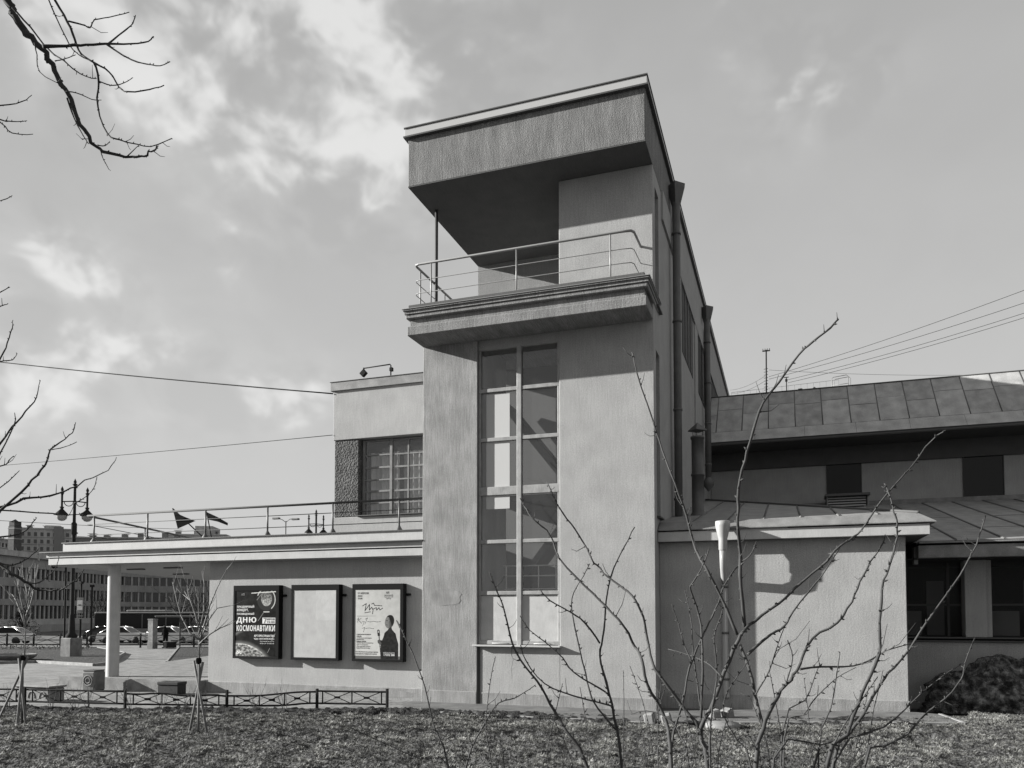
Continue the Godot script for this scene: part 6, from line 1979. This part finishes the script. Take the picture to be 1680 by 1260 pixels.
	stem(R, "stem", [Vector3(2.87, -0.05, 12.504), Vector3(2.883, 1.443, 12.457), Vector3(3.025, 1.614, 12.386), Vector3(3.123, 1.756, 12.349), Vector3(3.284, 1.897, 12.206), Vector3(3.406, 1.978, 12.263)], .008, .004, M.bark)
	stem(R, "stem", [Vector3(2.828, -0.05, 12.624), Vector3(2.871, 1.5, 12.569), Vector3(3.04, 1.728, 12.369), Vector3(3.097, 1.882, 12.424), Vector3(3.15, 2.004, 12.325)], .009, .004, M.bark)
	stem(R, "stem", [Vector3(2.771, -0.05, 12.962), Vector3(2.818, 1.371, 12.9), Vector3(3.139, 1.43, 12.569), Vector3(3.316, 1.467, 12.46), Vector3(3.5, 1.52, 12.424)], .011, .005, M.bark)
	stem(R, "stem", [Vector3(2.906, 1.884, 12.68), Vector3(2.951, 2.059, 12.632), Vector3(2.919, 2.194, 12.666)], .008, .004, M.bark)
	stem(R, "stem", [Vector3(3.037, -0.05, 12.764), Vector3(3.083, 1.283, 12.698), Vector3(3.204, 1.45, 12.756), Vector3(3.284, 1.607, 12.78), Vector3(3.401, 1.769, 12.675), Vector3(3.514, 1.945, 12.686)], .010, .004, M.bark)
	for k in 26:
		var px := rng.randf_range(960.0, 1420.0)
		var dd := rng.randf_range(5.6, 7.2)
		var b := ray_at(px, dd) + Vector3(0, -0.05, 0)
		var hgt := rng.randf_range(1.15, 2.0)
		var lean := Vector3(rng.randf_range(-0.35, 0.35), 0, rng.randf_range(-0.3, 0.3))
		var who: Node3D = L if px < 1040.0 else (C if px < 1230.0 else R)
		stem(who, "stem", [b, b + Vector3(lean.x * 0.2, hgt * 0.4, lean.z * 0.2), b + Vector3(lean.x * 0.55, hgt * 0.75, lean.z * 0.5) + Vector3(rng.randf_range(-0.05, 0.05), 0, 0), b + lean + Vector3(0, hgt, 0)], rng.randf_range(0.007, 0.012), 0.003, M.bark)
	# the big bare tree at the left, whose trunk stands beyond the frame
	var T := thing("overhanging_bare_tree", "bare tree whose dark boughs hang in from the left and upper left", "tree")
	stem(T, "branch", [Vector3(-4.934, 8.267, 14.157), Vector3(-4.514, 8.443, 14.063), Vector3(-4.087, 8.7, 13.897), Vector3(-3.735, 7.991, 13.724), Vector3(-3.67, 7.836, 13.693), Vector3(-3.585, 7.701, 13.636), Vector3(-3.451, 7.56, 13.601), Vector3(-3.401, 7.44, 13.532), Vector3(-3.332, 7.278, 13.491), Vector3(-3.224, 7.05, 13.449), Vector3(-3.133, 6.851, 13.46), Vector3(-3.033, 6.704, 13.414), Vector3(-2.973, 6.646, 13.333), Vector3(-2.749, 6.579, 13.283), Vector3(-2.666, 6.579, 13.245), Vector3(-2.489, 6.53, 13.309), Vector3(-2.419, 6.574, 13.297), Vector3(-2.517, 6.698, 13.175)], 0.067, .007, M.bark_dark, true, 0.6)
	stem(T, "branch", [Vector3(-3.079, 7.277, 13.891), Vector3(-2.986, 7.372, 13.732), Vector3(-2.832, 7.384, 13.668), Vector3(-2.681, 7.409, 13.596), Vector3(-2.512, 7.435, 13.492), Vector3(-2.343, 7.443, 13.469), Vector3(-2.395, 7.577, 13.354)], .022, .006, M.bark_dark, true, 0.6)
	stem(T, "branch", [Vector3(-2.678, 7.401, 13.598), Vector3(-2.63, 7.625, 13.449), Vector3(-2.59, 7.718, 13.4), Vector3(-2.601, 7.822, 13.363)], .011, .005, M.bark_dark, true, 0.6)
	stem(T, "branch", [Vector3(-2.678, 7.401, 13.598), Vector3(-2.426, 7.22, 13.572), Vector3(-2.287, 7.171, 13.54), Vector3(-2.139, 7.124, 13.533), Vector3(-2.065, 7.167, 13.5)], .011, .005, M.bark_dark, true, 0.6)
	stem(T, "branch", [Vector3(-3.857, 8.492, 14.057), Vector3(-3.396, 8.249, 13.715), Vector3(-3.387, 8.047, 13.53), Vector3(-3.312, 7.876, 13.46), Vector3(-3.282, 7.733, 13.404), Vector3(-3.255, 7.628, 13.352), Vector3(-3.091, 7.503, 13.349), Vector3(-3.044, 7.492, 13.219), Vector3(-3.043, 7.414, 13.111), Vector3(-2.889, 7.306, 13.15), Vector3(-2.757, 7.381, 13.025), Vector3(-2.624, 7.422, 12.981)], .022, .007, M.bark_dark, true, 0.6)
	stem(T, "branch", [Vector3(-3.029, 7.451, 13.404), Vector3(-2.994, 7.282, 13.385), Vector3(-3.177, 7.18, 13.226), Vector3(-3.08, 6.91, 13.198), Vector3(-2.96, 6.845, 13.176), Vector3(-3.01, 6.937, 12.984), Vector3(-2.843, 6.911, 12.909), Vector3(-2.677, 7.013, 12.811)], .015, .006, M.bark_dark, true, 0.6)
	stem(T, "branch", [Vector3(-3.955, 8.58, 13.989), Vector3(-3.439, 8.289, 13.681), Vector3(-3.395, 8.007, 13.585), Vector3(-3.39, 7.874, 13.49), Vector3(-3.329, 7.684, 13.407), Vector3(-3.267, 7.613, 13.361), Vector3(-3.147, 7.545, 13.332)], .012, .006, M.bark_dark, true, 0.6)
	stem(T, "branch", [Vector3(-3.081, 7.681, 13.645), Vector3(-2.991, 7.679, 13.578), Vector3(-3.003, 7.718, 13.489), Vector3(-2.995, 7.817, 13.446), Vector3(-2.829, 7.812, 13.433), Vector3(-2.702, 7.898, 13.336)], .011, .005, M.bark_dark, true, 0.6)
	stem(T, "branch", [Vector3(-3.277, 7.575, 14.026), Vector3(-3.207, 7.466, 13.907), Vector3(-3.104, 7.306, 13.811), Vector3(-2.922, 7.163, 13.813), Vector3(-2.887, 7.125, 13.719), Vector3(-2.801, 7.084, 13.669), Vector3(-2.777, 7.108, 13.608)], .013, .005, M.bark_dark, true, 0.6)
	stem(T, "branch", [Vector3(-2.994, 7.282, 13.385), Vector3(-2.964, 7.311, 13.269), Vector3(-2.845, 7.324, 13.244), Vector3(-2.792, 7.399, 13.19)], .009, .004, M.bark_dark, true, 0.6)
	stem(T, "branch", [Vector3(-3.024, 6.988, 13.7), Vector3(-2.961, 6.995, 13.65), Vector3(-2.928, 7.01, 13.519), Vector3(-2.748, 6.926, 13.578)], .009, .004, M.bark_dark, true, 0.6)
	stem(T, "branch", [Vector3(-3.188, 7.345, 13.879), Vector3(-3.184, 7.247, 13.861), Vector3(-3.07, 7.027, 13.921), Vector3(-2.946, 6.95, 13.84)], .009, .004, M.bark_dark, true, 0.6)
	stem(T, "branch", [Vector3(-3.015, 6.934, 13.694), Vector3(-3.046, 6.812, 13.588), Vector3(-2.97, 6.652, 13.549), Vector3(-2.935, 6.592, 13.534)], .012, .005, M.bark_dark, true, 0.6)
	stem(T, "branch", [Vector3(-2.742, 6.472, 13.579), Vector3(-2.836, 6.484, 13.471), Vector3(-2.908, 6.489, 13.356)], .008, .004, M.bark_dark, true, 0.6)
	stem(T, "branch", [Vector3(-2.767, 6.515, 13.589), Vector3(-2.723, 6.522, 13.552), Vector3(-2.779, 6.632, 13.449)], .008, .004, M.bark_dark, true, 0.6)
	stem(T, "branch", [Vector3(-3.025, 7.186, 13.815), Vector3(-2.984, 7.23, 13.76), Vector3(-2.972, 7.338, 13.656)], .007, .004, M.bark_dark, true, 0.6)
	stem(T, "branch", [Vector3(-2.676, 6.534, 13.347), Vector3(-2.661, 6.7, 13.232)], .007, .004, M.bark_dark, true, 0.6)
	stem(T, "branch", [Vector3(-5.211, 6.513, 14.176), Vector3(-4.789, 6.762, 13.975), Vector3(-4.198, 7.006, 13.767), Vector3(-3.897, 7.08, 13.644), Vector3(-3.756, 7.153, 13.545), Vector3(-3.751, 7.279, 13.446)], 0.020, .004, M.bark_dark, true, 0.6)
	stem(T, "branch", [Vector3(-5.21, 6.541, 14.177), Vector3(-4.708, 6.744, 14.026), Vector3(-4.211, 7.043, 13.759), Vector3(-3.832, 6.912, 13.69), Vector3(-3.83, 6.96, 13.572), Vector3(-3.635, 6.925, 13.58)], 0.020, .004, M.bark_dark, true, 0.6)
	stem(T, "branch", [Vector3(-5.199, 6.597, 14.175), Vector3(-4.721, 6.811, 14.014), Vector3(-4.179, 7.079, 13.783), Vector3(-3.803, 6.87, 13.71), Vector3(-3.69, 6.763, 13.677), Vector3(-3.495, 6.741, 13.628)], 0.021, .004, M.bark_dark, true, 0.6)
	stem(T, "branch", [Vector3(-5.328, 5.65, 14.178), Vector3(-4.728, 5.832, 14.042), Vector3(-4.174, 6.115, 13.758), Vector3(-3.816, 6.154, 13.68), Vector3(-3.692, 6.189, 13.659)], 0.018, .004, M.bark_dark, true, 0.6)
	stem(T, "branch", [Vector3(-5.43, 4.76, 14.174), Vector3(-4.822, 4.968, 13.982), Vector3(-4.152, 5.227, 13.69), Vector3(-3.835, 5.317, 13.641), Vector3(-3.812, 5.395, 13.565)], 0.018, .004, M.bark_dark, true, 0.6)
	stem(T, "branch", [Vector3(-5.436, 4.676, 14.172), Vector3(-4.821, 4.89, 13.959), Vector3(-4.108, 5.146, 13.663), Vector3(-3.864, 5.206, 13.615), Vector3(-3.842, 5.249, 13.556)], 0.018, .004, M.bark_dark, true, 0.6)
	stem(T, "branch", [Vector3(-5.537, 3.089, 14.137), Vector3(-4.983, 3.305, 13.922), Vector3(-4.318, 3.549, 13.635), Vector3(-3.817, 3.928, 13.614), Vector3(-3.708, 4.082, 13.586), Vector3(-3.695, 4.25, 13.468), Vector3(-3.615, 4.384, 13.426), Vector3(-3.631, 4.559, 13.379)], 0.026, .004, M.bark_dark, true, 0.6)
	stem(T, "branch", [Vector3(-5.569, 2.644, 14.129), Vector3(-5.049, 2.862, 13.852), Vector3(-4.261, 3.097, 13.606), Vector3(-3.949, 3.453, 13.377), Vector3(-3.784, 3.64, 13.31), Vector3(-3.609, 3.77, 13.331), Vector3(-3.566, 3.916, 13.3), Vector3(-3.521, 4.001, 13.237), Vector3(-3.449, 4.094, 13.183), Vector3(-3.284, 4.155, 13.291)], 0.030, .004, M.bark_dark, true, 0.6)
	stem(T, "branch", [Vector3(-3.543, 3.911, 13.32), Vector3(-3.475, 3.953, 13.23), Vector3(-3.394, 4.005, 13.176)], .007, .004, M.bark_dark, true, 0.6)
	stem(T, "branch", [Vector3(-5.557, 2.811, 14.132), Vector3(-5.109, 3.03, 13.887), Vector3(-4.441, 3.269, 13.652), Vector3(-4.13, 3.37, 13.418), Vector3(-3.857, 3.462, 13.327), Vector3(-3.617, 3.495, 13.253), Vector3(-3.5, 3.571, 13.13), Vector3(-3.441, 3.666, 13.028), Vector3(-3.136, 3.738, 13.054), Vector3(-3.063, 3.866, 13.027)], 0.030, .004, M.bark_dark, true, 0.6)
	stem(T, "branch", [Vector3(-5.536, 3.145, 14.139), Vector3(-4.966, 3.368, 13.862), Vector3(-4.021, 3.582, 13.681), Vector3(-3.811, 3.843, 13.617), Vector3(-3.648, 4.087, 13.616), Vector3(-3.632, 4.195, 13.626)], 0.021, .004, M.bark_dark, true, 0.6)
	stem(T, "branch", [Vector3(-5.483, 3.98, 14.158), Vector3(-4.797, 4.182, 13.968), Vector3(-3.969, 4.4, 13.744), Vector3(-3.629, 4.648, 13.78), Vector3(-3.6, 4.79, 13.737), Vector3(-3.562, 4.933, 13.725), Vector3(-3.585, 5.009, 13.703)], 0.021, .004, M.bark_dark, true, 0.6)
	stem(T, "branch", [Vector3(-5.464, 4.219, 14.162), Vector3(-4.809, 4.431, 13.942), Vector3(-3.947, 4.648, 13.711), Vector3(-3.764, 4.661, 13.677), Vector3(-3.664, 4.679, 13.638), Vector3(-3.501, 4.691, 13.72)], 0.016, .004, M.bark_dark, true, 0.6)
	stem(T, "branch", [Vector3(-5.569, 2.644, 14.129), Vector3(-5.138, 2.862, 13.87), Vector3(-4.474, 3.102, 13.624), Vector3(-4.029, 2.838, 13.42), Vector3(-3.822, 2.731, 13.433), Vector3(-3.712, 2.664, 13.372), Vector3(-3.778, 2.617, 13.248), Vector3(-3.64, 2.6, 13.207), Vector3(-3.502, 2.622, 13.182), Vector3(-3.398, 2.703, 13.143), Vector3(-3.28, 2.797, 13.165)], 0.037, .005, M.bark_dark, true, 0.6)
	stem(T, "branch", [Vector3(-5.571, 2.56, 14.125), Vector3(-4.987, 2.774, 13.893), Vector3(-4.228, 3.01, 13.627), Vector3(-3.827, 3.08, 13.582), Vector3(-3.686, 3.095, 13.551), Vector3(-3.544, 3.134, 13.553), Vector3(-3.589, 3.219, 13.451), Vector3(-3.577, 3.266, 13.425)], 0.023, .004, M.bark_dark, true, 0.6)
	stem(T, "branch", [Vector3(-5.583, 2.449, 14.125), Vector3(-4.981, 2.662, 13.893), Vector3(-4.22, 2.897, 13.629), Vector3(-3.879, 2.845, 13.536), Vector3(-3.706, 2.817, 13.574), Vector3(-3.723, 2.846, 13.466), Vector3(-3.663, 2.922, 13.394), Vector3(-3.513, 2.976, 13.451)], 0.023, .004, M.bark_dark, true, 0.6)
	stem(T, "branch", [Vector3(-3.662, 2.662, 13.412), Vector3(-3.454, 2.663, 13.492), Vector3(-3.597, 2.735, 13.274), Vector3(-3.515, 2.819, 13.262), Vector3(-3.489, 2.916, 13.255)], .010, .004, M.bark_dark, true, 0.6)
	stem(T, "branch", [Vector3(-3.356, 3.411, 13.233), Vector3(-3.278, 3.443, 13.217), Vector3(-3.228, 3.551, 13.13), Vector3(-3.213, 3.675, 13.105)], .008, .004, M.bark_dark, true, 0.6)
	stem(T, "branch", [Vector3(-5.551, 2.866, 14.132), Vector3(-4.944, 3.079, 13.918), Vector3(-4.211, 3.316, 13.648), Vector3(-3.966, 3.338, 13.482), Vector3(-3.388, 3.297, 13.428), Vector3(-3.281, 3.292, 13.296), Vector3(-3.123, 3.325, 13.287)], 0.023, .004, M.bark_dark, true, 0.6)
	stem(T, "branch", [Vector3(-5.543, 3.006, 14.136), Vector3(-4.793, 3.206, 13.991), Vector3(-4.188, 3.461, 13.612), Vector3(-3.852, 3.534, 13.576), Vector3(-3.698, 3.693, 13.511)], 0.018, .004, M.bark_dark, true, 0.6)
	stem(T, "branch", [Vector3(-5.529, 3.256, 14.142), Vector3(-4.838, 3.457, 13.986), Vector3(-4.134, 3.695, 13.715), Vector3(-3.807, 3.72, 13.616), Vector3(-3.767, 3.783, 13.561), Vector3(-3.732, 3.824, 13.541)], 0.020, .004, M.bark_dark, true, 0.6)
	stem(T, "trunk", [ray_at(-330, 7.3), ray_at(-325, 7.3) + Vector3(0, 2.4, 0), ray_at(-300, 7.2) + Vector3(0, 5.0, 0), ray_at(-240, 7.1) + Vector3(0, 7.6, 0), ray_at(-170, 6.9) + Vector3(0, 9.4, 0)], 0.16, 0.05, M.bark_dark, false)
